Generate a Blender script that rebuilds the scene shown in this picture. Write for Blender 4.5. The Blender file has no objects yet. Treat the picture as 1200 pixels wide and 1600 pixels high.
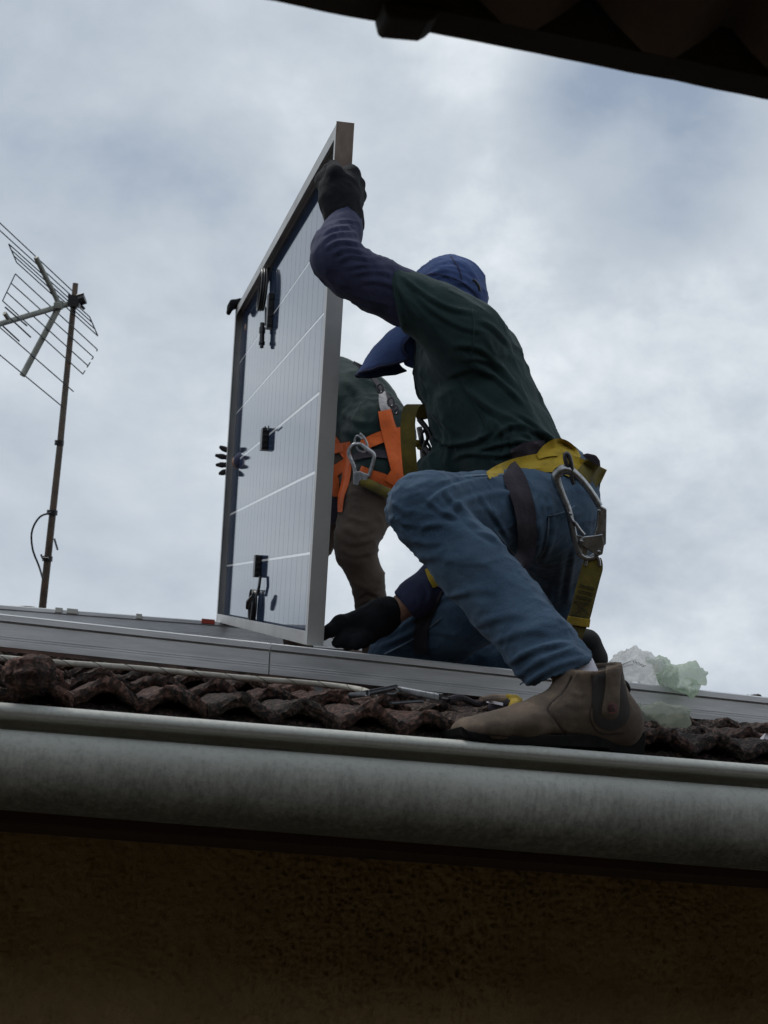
import bpy, bmesh, math, random
import numpy as np
from math import radians, sin, cos, tan, pi, sqrt, exp
from mathutils import Vector, Matrix, noise
from mathutils.bvhtree import BVHTree
random.seed(7)
SC = bpy.context.scene
COL = SC.collection

# ------------------------------------------------------------------ camera
EYE = Vector((0, 0, 3.2))
FPX = 2300.0
_p, _y, _r = radians(15.5), radians(14.0), radians(3.0)
CF = Vector((sin(_y)*cos(_p), cos(_y)*cos(_p), sin(_p)))
_R0 = Vector((cos(_y), -sin(_y), 0)); _U0 = _R0.cross(CF)
CR = cos(_r)*_R0 + sin(_r)*_U0
CU = -sin(_r)*_R0 + cos(_r)*_U0
cam_d = bpy.data.cameras.new('camera'); cam = bpy.data.objects.new('camera', cam_d); COL.objects.link(cam)
cam.matrix_world = Matrix(((CR.x, CU.x, -CF.x, EYE.x), (CR.y, CU.y, -CF.y, EYE.y), (CR.z, CU.z, -CF.z, EYE.z), (0, 0, 0, 1)))
cam_d.sensor_fit = 'VERTICAL'; cam_d.sensor_height = 24.0; cam_d.lens = 24.0*FPX/1600.0
cam_d.clip_start = 0.05; cam_d.clip_end = 2000
cam_d.dof.use_dof = True; cam_d.dof.focus_distance = 2.9; cam_d.dof.aperture_fstop = 9.0
SC.camera = cam

# ------------------------------------------------------------------ sky, sun, exposure
SUN_EL, SUN_ROT = radians(60), radians(-48)
w = bpy.data.worlds.new('World'); SC.world = w; w.use_nodes = True
nt = w.node_tree; N = nt.nodes; L = nt.links
for n_ in list(N): N.remove(n_)
def nd(t, **kw):
    n_ = N.new(t)
    for k, v in kw.items(): setattr(n_, k, v)
    return n_
out = nd('ShaderNodeOutputWorld'); bg = nd('ShaderNodeBackground'); bg.inputs['Strength'].default_value = 0.1
L.new(bg.outputs[0], out.inputs[0])
sky = nd('ShaderNodeTexSky', sky_type='NISHITA'); sky.sun_disc = False
sky.sun_elevation = SUN_EL; sky.sun_rotation = SUN_ROT; sky.air_density = 1.0; sky.dust_density = 2.0
tc = nd('ShaderNodeTexCoord'); sep = nd('ShaderNodeSeparateXYZ'); L.new(tc.outputs['Generated'], sep.inputs[0])
def wm(op, a, b=None, c=None, clamp=False):
    m = nd('ShaderNodeMath', operation=op); m.use_clamp = clamp
    for i, v in enumerate((a, b, c)):
        if v is None: continue
        if isinstance(v, (int, float)): m.inputs[i].default_value = v
        else: L.new(v, m.inputs[i])
    return m.outputs[0]
zz = wm('ADD', wm('MAXIMUM', sep.outputs[2], 0.0), 0.50)
cv = nd('ShaderNodeCombineXYZ'); L.new(wm('DIVIDE', sep.outputs[0], zz), cv.inputs[0]); L.new(wm('DIVIDE', sep.outputs[1], zz), cv.inputs[1])
def wnoise(scale, det, rough, dist, off):
    mp = nd('ShaderNodeMapping'); mp.inputs['Location'].default_value = off
    L.new(cv.outputs[0], mp.inputs[0])
    n_ = nd('ShaderNodeTexNoise'); n_.inputs['Scale'].default_value = scale; n_.inputs['Detail'].default_value = det
    n_.inputs['Roughness'].default_value = rough; n_.inputs['Distortion'].default_value = dist
    L.new(mp.outputs[0], n_.inputs['Vector']); return n_.outputs[0]
n1 = wnoise(3.6, 8, .56, .15, (3.1, 1.2, 0)); n2 = wnoise(1.7, 4, .5, .1, (7.3, -2.2, 0)); n3 = wnoise(10.0, 9, .62, .2, (1.0, 9.0, 0))
mixn = wm('ADD', wm('ADD', wm('MULTIPLY', n1, .42), wm('MULTIPLY', n2, .38)), wm('MULTIPLY', n3, .20))
def cloud(px, py, half_deg, amount): # thicker (negative) or brighter (positive) parts of the cloud deck, by compass direction and height
    global mixn
    d = (CF + (px-600)/FPX*CR - (py-800)/FPX*CU).normalized(); dn = nd('ShaderNodeVectorMath', operation='DOT_PRODUCT'); L.new(tc.outputs['Generated'], dn.inputs[0]); dn.inputs[1].default_value = d
    mr = nd('ShaderNodeMapRange', interpolation_type='SMOOTHSTEP'); L.new(dn.outputs['Value'], mr.inputs[0])
    for i, v_ in zip((1, 2, 3, 4), (cos(radians(half_deg)), 1.0, 0.0, amount)): mr.inputs[i].default_value = v_
    mixn = wm('ADD', mixn, wm('MULTIPLY', mr.outputs[0], wm('MULTIPLY', wm('ADD', n3, -.12), 2.6)))
cloud(1010, 215, 6, -.16); cloud(880, 130, 3, -.05); cloud(760, 180, 8, .05); cloud(120, 880, 8, -.07); cloud(950, 540, 10, .05); cloud(620, 620, 9, .05); cloud(1000, 900, 8, .03); cloud(100, 150, 9, -.03); cloud(640, 230, 3, -.05)
def ramp(src, stops):
    r = nd('ShaderNodeValToRGB'); e = r.color_ramp.elements
    while len(e) < len(stops): e.new(.5)
    for el, (p_, c_) in zip(e, stops): el.position = p_; el.color = (*c_, 1)
    L.new(src, r.inputs[0]); return r.outputs[0]
K = 1.0
cl = ramp(mixn, [(.34, (.28, .34, .43)), (.43, (.40, .455, .525)), (.52, (.51, .562, .618)), (.65, (.71, .75, .79))])
kk = nd('ShaderNodeVectorMath', operation='SCALE'); L.new(cl, kk.inputs[0]); kk.inputs['Scale'].default_value = 11.8
# a little of the clear sky seen through the thinnest cloud
thin = wm('MULTIPLY', wm('SUBTRACT', .42, mixn, clamp=True), 2.0, clamp=True)
mx = nd('ShaderNodeMix', data_type='RGBA'); L.new(thin, mx.inputs[0]); L.new(kk.outputs[0], mx.inputs[6]); L.new(sky.outputs[0], mx.inputs[7])
L.new(mx.outputs[2], bg.inputs['Color'])
sun_d = bpy.data.lights.new('sun', 'SUN'); sun_d.energy = 1.45; sun_d.angle = radians(18); sun_d.color = (1, .97, .92)
sun = bpy.data.objects.new('sun', sun_d); COL.objects.link(sun)
_sd = Vector((sin(SUN_ROT)*cos(SUN_EL), cos(SUN_ROT)*cos(SUN_EL), sin(SUN_EL)))
sun.rotation_euler = _sd.to_track_quat('Z', 'Y').to_euler(); sun.location = (0, 0, 30)
SC.view_settings.view_transform = 'Standard'; SC.view_settings.look = 'None'
SC.view_settings.exposure = 0.0; SC.view_settings.gamma = 1; SC.view_settings.use_curve_mapping = False
SC.render.engine = 'CYCLES'; SC.cycles.use_denoising = True

# ------------------------------------------------------------------ placing helpers: a sight line through the photo cut at a real depth
def at(x, y, D): return EYE + float(D)*(CF + (float(x)-600)/FPX*CR - (float(y)-800)/FPX*CU)
def at_Y(x, y, Y):
    d = at(x, y, 1.0) - EYE; return EYE + d*(Y/d.y)
SL = radians(11.5)
ES = Vector((0, cos(SL), sin(SL))); EN = Vector((0, -sin(SL), cos(SL)))
def on_roof(x, y, c=0.0):
    d = at(x, y, 1.0) - EYE; return EYE + d*((c-0.168)/EN.dot(d))
def roof_z(X, Y, c=0.0): # world point on the roof plane plus clearance
    Z = EYE.z + (-0.168 + c + sin(SL)*Y)/cos(SL); return Vector((X, Y, Z))
def project(co):
    v = co - np.array(EYE); d = v @ np.array(CF)
    return 600 + FPX*(v @ np.array(CR))/d, 800 - FPX*(v @ np.array(CU))/d, d

# ------------------------------------------------------------------ materials
def MAT(name, c1, c2=None, nscale=6, rough=.8, metal=0, bump=None, spec=.5, c3=None, sheen=0, coat=0, stretch=None, detail=6, contrast=(.35, .65), bump2=None, trans=0, ior=1.5, n3scale=40, n3amt=.6, rvar=0):
    m = bpy.data.materials.new(name); m.use_nodes = True; T = m.node_tree; B = T.nodes['Principled BSDF']
    B.inputs['Roughness'].default_value = rough; B.inputs['Metallic'].default_value = metal
    B.inputs['Specular IOR Level'].default_value = spec; B.inputs['Sheen Weight'].default_value = sheen
    B.inputs['Coat Weight'].default_value = coat; B.inputs['Coat Roughness'].default_value = .03
    B.inputs['Transmission Weight'].default_value = trans; B.inputs['IOR'].default_value = ior
    B.inputs['Base Color'].default_value = (*c1, 1)
    co = T.nodes.new('ShaderNodeTexCoord'); src = co.outputs['Object']
    if stretch:
        mp = T.nodes.new('ShaderNodeMapping'); mp.inputs['Scale'].default_value = stretch; T.links.new(src, mp.inputs[0]); src = mp.outputs[0]
    def tn(s, det=detail, ro=.6):
        n_ = T.nodes.new('ShaderNodeTexNoise'); n_.inputs['Scale'].default_value = s; n_.inputs['Detail'].default_value = det
        n_.inputs['Roughness'].default_value = ro; T.links.new(src, n_.inputs['Vector']); return n_.outputs[0]
    def mixc(f, a, b):
        x = T.nodes.new('ShaderNodeMix'); x.data_type = 'RGBA'; T.links.new(f, x.inputs[0])
        for i, v in ((6, a), (7, b)):
            if isinstance(v, tuple): x.inputs[i].default_value = (*v, 1)
            else: T.links.new(v, x.inputs[i])
        return x.outputs[2]
    def mr(s, lo, hi, a=0., b=1.):
        x = T.nodes.new('ShaderNodeMapRange'); T.links.new(s, x.inputs[0])
        for i, v in zip((1, 2, 3, 4), (lo, hi, a, b)): x.inputs[i].default_value = v
        return x.outputs[0]
    if c2:
        colr = mixc(mr(tn(nscale), *contrast), c1, c2)
        if c3: colr = mixc(mr(tn(n3scale, 5), .48, .66, 0, n3amt), colr, c3)
        T.links.new(colr, B.inputs['Base Color'])
    if rvar:
        T.links.new(mr(tn(nscale*2.3), .3, .7, rough-rvar, rough+rvar), B.inputs['Roughness'])
    last = None
    for bb in (bump, bump2):
        if not bb: continue
        b_ = T.nodes.new('ShaderNodeBump'); b_.inputs['Strength'].default_value = bb[1]; b_.inputs['Distance'].default_value = bb[2]
        T.links.new(tn(bb[0], 6, .65), b_.inputs['Height'])
        if last: T.links.new(last, b_.inputs['Normal'])
        last = b_.outputs[0]
    if last: T.links.new(last, B.inputs['Normal'])
    m['_'] = 1
    return m
def hexl(r, g, b): return tuple(((v/255)/12.92 if v/255 < .04045 else ((v/255+.055)/1.055)**2.4) for v in (r, g, b))

# ------------------------------------------------------------------ object helpers
def link(o, parent=None):
    COL.objects.link(o)
    if parent: o.parent = parent
    return o
def info(o, label=None, cat=None, group=None, kind=None):
    if label: o['label'] = label
    if cat: o['category'] = cat
    if group: o['group'] = group
    if kind: o['kind'] = kind
    return o
def thing(name, loc, label, cat, group=None):
    o = bpy.data.objects.new(name, None); o.empty_display_size = .1; o.location = loc; COL.objects.link(o)
    return info(o, label, cat, group)
def base_of(parent): # world position of a parent chain made of translations only
    v = Vector((0, 0, 0))
    while parent: v += parent.location; parent = parent.parent
    return v
def mesh(name, verts, faces, m, parent=None, smooth=True, loc=None):
    """verts are world points; a part is stored relative to its parent; a whole thing relative to loc"""
    verts = np.asarray(verts, dtype=np.float64).reshape(-1, 3)
    off = base_of(parent) if parent else (Vector(loc) if loc is not None else Vector((0, 0, 0)))
    me = bpy.data.meshes.new(name); me.from_pydata((verts - np.array(off)).tolist(), [], faces)
    me.materials.append(m)
    if smooth: me.shade_smooth()
    me.update()
    o = bpy.data.objects.new(name, me); link(o, parent)
    if not parent and loc is not None: o.location = off
    return o
def recalc(o):
    bm = bmesh.new(); bm.from_mesh(o.data); bmesh.ops.recalc_face_normals(bm, faces=bm.faces); bm.to_mesh(o.data); bm.free(); return o
class GB: # geometry collector
    def __init__(s): s.v = []; s.f = []
    def add(s, v, f):
        n = len(s.v); s.v += [tuple(p) for p in v]; s.f += [tuple(i+n for i in q) for q in f]; return s
    def box(s, c, ax, ay, az): # centre and half-axis vectors
        c = Vector(c); v = [c + i*ax + j*ay + k*az for i in (-1, 1) for j in (-1, 1) for k in (-1, 1)]
        return s.add(v, [(0, 1, 3, 2), (4, 6, 7, 5), (0, 4, 5, 1), (2, 3, 7, 6), (0, 2, 6, 4), (1, 5, 7, 3)])
    def tube(s, pts, r, n=10, caps=True, squash=None):
        pts = [Vector(p) for p in pts]; m_ = len(pts)
        rs = r if isinstance(r, (list, tuple)) else [r]*m_
        t0 = (pts[1]-pts[0]).normalized(); a = t0.orthogonal().normalized(); v = []
        for i, p in enumerate(pts):
            t = (pts[min(i+1, m_-1)] - pts[max(i-1, 0)]).normalized()
            a = (a - t*a.dot(t))
            a = a.normalized() if a.length > 1e-6 else t.orthogonal().normalized()
            b = t.cross(a)
            for k in range(n):
                th = 2*pi*k/n; v.append(p + rs[i]*(cos(th)*a + sin(th)*b))
        f = [(i*n+k, i*n+(k+1) % n, (i+1)*n+(k+1) % n, (i+1)*n+k) for i in range(m_-1) for k in range(n)]
        if caps: f += [tuple(range(n))[::-1], tuple((m_-1)*n+k for k in range(n))]
        return s.add(v, f)
    def ribbon(s, pts, wdir, width, thick, ndir=None):
        pts = [Vector(p) for p in pts]; m_ = len(pts); v = []
        for i, p in enumerate(pts):
            t = (pts[min(i+1, m_-1)] - pts[max(i-1, 0)]).normalized()
            wd = wdir[i] if isinstance(wdir, list) else wdir
            wd = (wd - t*wd.dot(t)).normalized(); nn = t.cross(wd)
            ww = width[i] if isinstance(width, list) else width
            for a, b in ((-1, -1), (1, -1), (1, 1), (-1, 1)): v.append(p + a*wd*ww/2 + b*nn*thick/2)
        f = [(i*4+k, i*4+(k+1) % 4, (i+1)*4+(k+1) % 4, (i+1)*4+k) for i in range(m_-1) for k in range(4)]
        f += [(3, 2, 1, 0), tuple((m_-1)*4+k for k in range(4))]
        return s.add(v, f)
    def sphere(s, c, r, n=12, sc=(1, 1, 1), axes=None):
        c = Vector(c); ax = axes or (Vector((1, 0, 0)), Vector((0, 1, 0)), Vector((0, 0, 1))); v = []; m_ = n//2
        for i in range(m_+1):
            ph = pi*i/m_
            for k in range(n):
                th = 2*pi*k/n
                v.append(c + r*(sc[0]*sin(ph)*cos(th)*ax[0] + sc[1]*sin(ph)*sin(th)*ax[1] + sc[2]*cos(ph)*ax[2]))
        return s.add(v, [(i*n+k, i*n+(k+1) % n, (i+1)*n+(k+1) % n, (i+1)*n+k) for i in range(m_) for k in range(n)])
    def extrude(s, outline, vec): # planar outline (world points) pushed along vec
        n = len(outline); a = [Vector(p) for p in outline]; b = [p+vec for p in a]
        return s.add(a+b, [tuple(range(n))[::-1], tuple(range(n, 2*n))] + [(i, (i+1) % n, n+(i+1) % n, n+i) for i in range(n)])
    def build(s, name, m, parent=None, smooth=False, loc=None, bev=0, weld=True):
        o = mesh(name, s.v, s.f, m, parent, smooth, loc)
        bm = bmesh.new(); bm.from_mesh(o.data)
        if weld: bmesh.ops.remove_doubles(bm, verts=bm.verts, dist=1e-6)
        bmesh.ops.recalc_face_normals(bm, faces=bm.faces); bm.to_mesh(o.data); bm.free()
        if bev:
            md = o.modifiers.new('bevel', 'BEVEL'); md.width = bev; md.segments = 2; md.limit_method = 'ANGLE'; md.angle_limit = radians(40)
        if smooth: o.data.shade_smooth(); o.data.set_sharp_from_angle(angle=radians(42))
        return o
def spline(pts, n=8): # catmull-rom through tuples or vectors
    P = [np.array(p, float) for p in pts]; P = [2*P[0]-P[1]] + P + [2*P[-1]-P[-2]]; o = []
    for i in range(1, len(P)-2):
        for k in range(n):
            t = k/n; a, b, c, d = P[i-1:i+3]
            o.append(.5*(2*b + (c-a)*t + (2*a-5*b+4*c-d)*t*t + (3*b-a-3*c+d)*t**3))
    o.append(P[-2]); return o

# ------------------------------------------------------------------ signed-distance modelling for bodies, clothes, boots, gloves
def J(x, y, D): return np.array(at(x, y, D))
def chain(pts, k=None, flat=None, clip=None):
    """pts: (px, py, depth, radius_px). flat=(axis, factor): factor>1 widens along the axis. clip=(point, normal) keeps the side the normal leaves"""
    P = [(J(a, b, c), r*c/FPX) for a, b, c, r in pts]
    return dict(P=P, flat=flat, clip=clip, k=k)
def d_chain(c, X):
    d = None
    for (a, ra), (b, rb) in zip(c['P'][:-1], c['P'][1:]):
        ab = b-a; L2 = ab@ab
        t = np.clip(((X-a)@ab)/max(L2, 1e-9), 0, 1)
        v = X - a - t[:, None]*ab
        if c['flat'] is not None:
            ax, fa = c['flat']; v = v + (1/fa-1)*(v@ax)[:, None]*ax
        dd = np.sqrt((v*v).sum(1)) - (ra + t*(rb-ra))
        d = dd if d is None else smin(d, dd, .012)
    if c['clip'] is not None:
        cl = c['clip'] if isinstance(c['clip'], list) else [c['clip']]
        for p, n in cl: d = smax(d, (X-p)@n, .003)
    return d
def smin(a, b, k): h = np.clip(.5+.5*(b-a)/k, 0, 1); return b+(a-b)*h - k*h*(1-h)
def smax(a, b, k): return -smin(-a, -b, k)
def body(chains, k=.03, sub=None):
    def f(X):
        d = None
        for c in chains:
            dd = d_chain(c, X) if isinstance(c, dict) else c(X)
            kk_ = (c.get('k') if isinstance(c, dict) else None) or k
            d = dd if d is None else smin(d, dd, kk_)
        if sub:
            for s_ in sub: d = smax(d, -d_chain(s_, X), .004)
        return d
    pts = np.array([p for c in chains if isinstance(c, dict) for p, r in c['P']]); rr = max(r*((c['flat'][1] if c['flat'] else 1)) for c in chains if isinstance(c, dict) for p, r in c['P'])
    f.lo = pts.min(0) - rr - .02; f.hi = pts.max(0) + rr + .02
    return f
def nets(f, h, lo=None, hi=None):
    lo = f.lo if lo is None else lo; hi = f.hi if hi is None else hi
    B_ = 6; nb = np.ceil((hi-lo)/(h*B_)).astype(int); n = nb*B_+1
    G = np.full(n, 1.0, np.float32)
    bc = [lo[i] + (np.arange(nb[i])+.5)*h*B_ for i in range(3)]
    C = np.stack(np.meshgrid(*bc, indexing='ij'), -1).reshape(-1, 3)
    v = f(C); act = np.abs(v) < h*B_*.9*1.9 + .004
    vb = np.where(v > 0, 1.0, -1.0).reshape(nb)
    for ax in range(3): vb = np.repeat(vb, B_, axis=ax)
    G[:-1, :-1, :-1] = vb; 
    idx = np.argwhere(act.reshape(nb)); o = np.stack(np.meshgrid(*[np.arange(B_+1)]*3, indexing='ij'), -1).reshape(-1, 3)
    for s_ in range(0, len(idx), 1500):
        I = (idx[s_:s_+1500, None, :]*B_ + o[None]).reshape(-1, 3)
        G[I[:, 0], I[:, 1], I[:, 2]] = f(lo + I*h)
    S = G < 0
    cs = S[:-1, :-1, :-1].astype(np.int8)
    tot = sum(S[i:n[0]-1+i, j:n[1]-1+j, k:n[2]-1+k].astype(np.int8) for i in (0, 1) for j in (0, 1) for k in (0, 1))
    cell = np.argwhere((tot > 0) & (tot < 8)); vid = -np.ones(n-1, np.int64); vid[tuple(cell.T)] = np.arange(len(cell))
    acc = np.zeros((len(cell), 3)); cnt = np.zeros(len(cell))
    cor = [(i, j, k) for i in (0, 1) for j in (0, 1) for k in (0, 1)]
    for a in cor:
        for ax in range(3):
            if a[ax]: continue
            b = list(a); b[ax] = 1
            A = cell+np.array(a); Bq = cell+np.array(b)
            va = G[tuple(A.T)]; vb_ = G[tuple(Bq.T)]; m = (va < 0) != (vb_ < 0)
            t = np.where(m, va/np.where(m, va-vb_, 1), 0)
            p = np.array(a)[None] + 0.*cell; p[:, ax] = t
            acc += p*m[:, None]; cnt += m
    V = lo + (cell + acc/cnt[:, None])*h
    F = []
    for ax in range(3):
        u, w_ = [(1, 2), (2, 0), (0, 1)][ax]
        sl = [slice(1, n[i]-1) for i in range(3)]; sl[ax] = slice(0, n[ax]-1); s2 = list(sl); s2[ax] = slice(1, n[ax])
        a = S[tuple(sl)]; b = S[tuple(s2)]; off = np.array([1, 1, 1]); off[ax] = 0
        E_ = np.argwhere(a != b); inside = a[tuple(E_.T)]; E_ = E_ + off
        def q(du, dw): c = E_.copy(); c[:, u] -= du; c[:, w_] -= dw; return vid[tuple(c.T)]
        Q = np.stack([q(1, 1), q(0, 1), q(0, 0), q(1, 0)], 1); Q[~inside] = Q[~inside][:, ::-1]; F.append(Q)
    return V, np.concatenate(F)
def vnormals(V, F):
    a, b, c, d = (V[F[:, i]] for i in range(4)); fn = np.cross(c-a, d-b); Nn = np.zeros_like(V)
    for i in range(4): np.add.at(Nn, F[:, i], fn)
    return Nn/np.maximum(np.linalg.norm(Nn, axis=1), 1e-12)[:, None]
def relax(V, F, it=2, lam=.5):
    E_ = np.concatenate([F[:, [0, 1]], F[:, [1, 2]], F[:, [2, 3]], F[:, [3, 0]]]); cnt = np.bincount(E_[:, 0], minlength=len(V)) + np.bincount(E_[:, 1], minlength=len(V))
    for _ in range(it):
        s = np.zeros_like(V); np.add.at(s, E_[:, 0], V[E_[:, 1]]); np.add.at(s, E_[:, 1], V[E_[:, 0]]); V = V + lam*(s/cnt[:, None]-V)
    return V
def seg_dist(x, y, pl):
    best = np.full(len(x), 1e9); par = np.zeros(len(x)); sd = np.zeros(len(x)); n = len(pl)-1
    for i in range(n):
        (ax, ay), (bx, by) = pl[i][:2], pl[i+1][:2]; dx, dy = bx-ax, by-ay; l2 = dx*dx+dy*dy+1e-9
        t = np.clip(((x-ax)*dx+(y-ay)*dy)/l2, 0, 1); ex, ey = x-ax-t*dx, y-ay-t*dy; d = np.hypot(ex, ey)
        m = d < best; best = np.where(m, d, best); par = np.where(m, (i+t)/n, par); sd = np.where(m, np.sign(dx*ey-dy*ex), sd)
    return best, par, sd
def fold(V, F, folds, both=False):
    """cloth creases: each (polyline, width_px, height_m); a ridge beside a groove, fading at its ends; follows the near face of the cloth"""
    Nn = vnormals(V, F); x, y, D = project(V); vd = (np.array(EYE)-V); vd /= np.linalg.norm(vd, axis=1)[:, None]
    fac = np.clip((Nn*vd).sum(1)*2.2+.25, 0, 1)
    disp = np.zeros(len(V))
    for f_ in folds:
        pl, wd, am = f_[:3]; pl = spline(pl, 5) if len(pl) > 2 else pl
        d, t, s = seg_dist(x, y, pl); env = np.clip(np.minimum(t, 1-t)*4, 0, 1); env = env*env*(3-2*env) if len(f_) < 4 else 1
        sd = d*s
        disp += am*env*(np.exp(-(d/wd)**2) - .8*np.exp(-((sd-1.3*wd)/(wd*.8))**2)*(1 if len(f_) < 4 else 0))
    return V + Nn*(disp*fac)[:, None]
def rumple(V, F, amp, scale, seed=0, stretch=(1, 1, 1), ridged=True):
    Nn = vnormals(V, F); o = Vector((seed*3.7, seed*1.3, seed*7.1)); st = Vector(stretch)
    d = np.empty(len(V))
    for i, p in enumerate(V):
        q = Vector((p[0]*stretch[0], p[1]*stretch[1], p[2]*stretch[2]))*scale + o
        a = noise.noise(q); 
        if ridged: a = 1-abs(a)*2.2 + .4*noise.noise(q*2.3)
        d[i] = a
    return V + Nn*((d-d.mean())*amp)[:, None]
def soft(name, f, h, m, parent, it=2, post=None):
    V, F = nets(f, h); V = relax(V, F, it)
    if post: V = post(V, F)
    o = mesh(name, V, F.tolist(), m, parent, True)
    o['_n'] = 0; del o['_n']
    return o, BVHTree.FromPolygons(V.tolist(), F.tolist())
def cast(bvhs, x, y, default=None):
    d = (at(x, y, 1.0)-EYE).normalized(); best = None
    for b in (bvhs if isinstance(bvhs, list) else [bvhs]):
        h_ = b.ray_cast(EYE, d)
        if h_[0] and (best is None or h_[3] < best[3]): best = h_
    if best: return best[0], best[1]
    if default is not None: return at(x, y, default), -d
    return None, None
def strap_px(name, bvhs, pts, m, parent, width=20, thick=.003, D=None, lift=.004, sub=6, label=None, hold=1.0):
    """webbing laid on the cloth below it: pts (px, py[, width_px])"""
    W = [p[2] if len(p) > 2 else width for p in pts]
    S = spline([(p[0], p[1], w_) for p, w_ in zip(pts, W)], sub); rows = []; lastD = D or 3.0
    for i, s in enumerate(S):
        a, b = S[max(i-1, 0)], S[min(i+1, len(S)-1)]; tx, ty = b[0]-a[0], b[1]-a[1]; l = math.hypot(tx, ty) or 1; nx, ny = -ty/l, tx/l
        c, _n = cast(bvhs, s[0], s[1])
        if c and D and abs((c-EYE).dot(CF)-D) > .3: c = None
        if c and i/len(S) <= hold: lastD = (c-EYE).dot(CF)
        row = []
        for k in (-1, -.5, 0, .5, 1):
            X_, Y_ = s[0]+nx*k*s[2]/2, s[1]+ny*k*s[2]/2
            h_, hn = cast(bvhs, X_, Y_)
            dd = (h_-EYE).dot(CF) if h_ else lastD
            dd = max(lastD-.018, min(lastD+.018, dd))
            row.append(dd)
        rows.append((s, nx, ny, row))
    DD = np.array([r[3] for r in rows])
    for _ in range(6): # webbing is stiff: even out
        DD[1:-1] = np.minimum(DD[1:-1], (DD[:-2]+DD[1:-1]*1+DD[2:])/3)
    v = []; f = []
    for (s, nx, ny, row), dr in zip(rows, DD):
        for k, dd in zip((-1, -.5, 0, .5, 1), dr): v.append(at(s[0]+nx*k*s[2]/2, s[1]+ny*k*s[2]/2, dd-lift-thick))
        for k, dd in zip((-1, -.5, 0, .5, 1), dr): v.append(at(s[0]+nx*k*s[2]/2, s[1]+ny*k*s[2]/2, dd-lift))
    R_ = len(rows)
    for i in range(R_-1):
        for k in range(4): f.append((i*10+k, i*10+k+1, i*10+11+k, i*10+10+k)); f.append((i*10+5+k, i*10+15+k, i*10+16+k, i*10+6+k))
        f.append((i*10, i*10+10, i*10+15, i*10+5)); f.append((i*10+4, i*10+9, i*10+19, i*10+14))
    f.append(tuple([0, 1, 2, 3, 4, 9, 8, 7, 6, 5])); e = (R_-1)*10; f.append(tuple(e+i for i in [5, 6, 7, 8, 9, 4, 3, 2, 1, 0]))
    o = recalc(mesh(name, v, f, m, parent, True)); o.data.set_sharp_from_angle(angle=radians(50))
    if label: o['label'] = label
    return o
# ------------------------------------------------------------------ materials used
m_ground = MAT('concrete_ground', (.10, .097, .09), (.16, .155, .145), 2, .95, bump=(30, .3, .01))
m_earth = MAT('open_ground', (.06, .075, .035), (.11, .10, .07), .4, 1)
m_stucco = MAT('ochre_render', (.36, .25, .115), (.28, .19, .09), 5, .95, bump=(55, .9, .006), bump2=(160, .6, .003), c3=(.22, .15, .07), n3scale=8, n3amt=.3)
m_soffit = MAT('brown_soffit', (.05, .025, .018), (.03, .015, .012), 8, .9)
m_fascia = MAT('red_brown_fascia', (.055, .018, .013), (.035, .013, .010), 9, .8, bump=(60, .3, .003))
m_tile = MAT('mossy_tile', (.060, .030, .023), (.018, .013, .011), 20, .95, c3=(.23, .12, .09), n3scale=120, n3amt=.8, bump=(70, .9, .012), bump2=(230, .9, .006), contrast=(.38, .6))
m_tile2 = MAT('worn_tile', (.040, .026, .021), (.016, .013, .011), 26, .95, c3=(.22, .14, .115), n3scale=130, n3amt=.8, bump=(80, .9, .012), bump2=(260, .9, .006), contrast=(.38, .6))
for m_ in (m_tile, m_tile2): # each tile weathered a little differently
    T_ = m_.node_tree; B_ = T_.nodes['Principled BSDF']; src_ = B_.inputs['Base Color'].links[0].from_socket; oi = T_.nodes.new('ShaderNodeObjectInfo'); hs = T_.nodes.new('ShaderNodeHueSaturation'); r_ = T_.nodes.new('ShaderNodeMapRange')
    T_.links.new(oi.outputs['Random'], r_.inputs[0]); r_.inputs[3].default_value = .65; r_.inputs[4].default_value = 1.6; T_.links.new(r_.outputs[0], hs.inputs['Value']); T_.links.new(src_, hs.inputs['Color']); T_.links.new(hs.outputs[0], B_.inputs['Base Color'])
m_rail = MAT('rail_aluminium', (.74, .75, .76), (.58, .59, .60), 5, .40, .5, stretch=(1, 4, 10), rvar=.06, c3=(.40, .40, .41), n3scale=9, n3amt=.35)
m_frame = MAT('frame_aluminium', (.50, .50, .49), (.40, .40, .395), 3, .5, .45, rvar=.06, c3=(.30, .29, .28), n3scale=9, n3amt=.4)
m_black = MAT('black_plastic', (.012, .012, .014), rough=.4)
m_steel = MAT('worn_steel', (.50, .51, .52), (.30, .31, .32), 40, .36, 1, bump=(160, .25, .001), rvar=.1, c3=(.14, .13, .12), n3scale=90, n3amt=.7)
m_darksteel = MAT('dark_steel', (.10, .10, .11), (.05, .05, .055), 50, .4, .9)
m_mast = MAT('weathered_mast', (.15, .125, .10), (.085, .07, .06), 14, .7, .4, bump=(80, .4, .002), c3=(.20, .12, .075), n3scale=24)
m_boom = MAT('antenna_aluminium', (.30, .31, .28), (.19, .20, .18), 15, .6, .7)
m_rod = MAT('antenna_rod', (.10, .115, .125), rough=.5, metal=.6)

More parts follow.
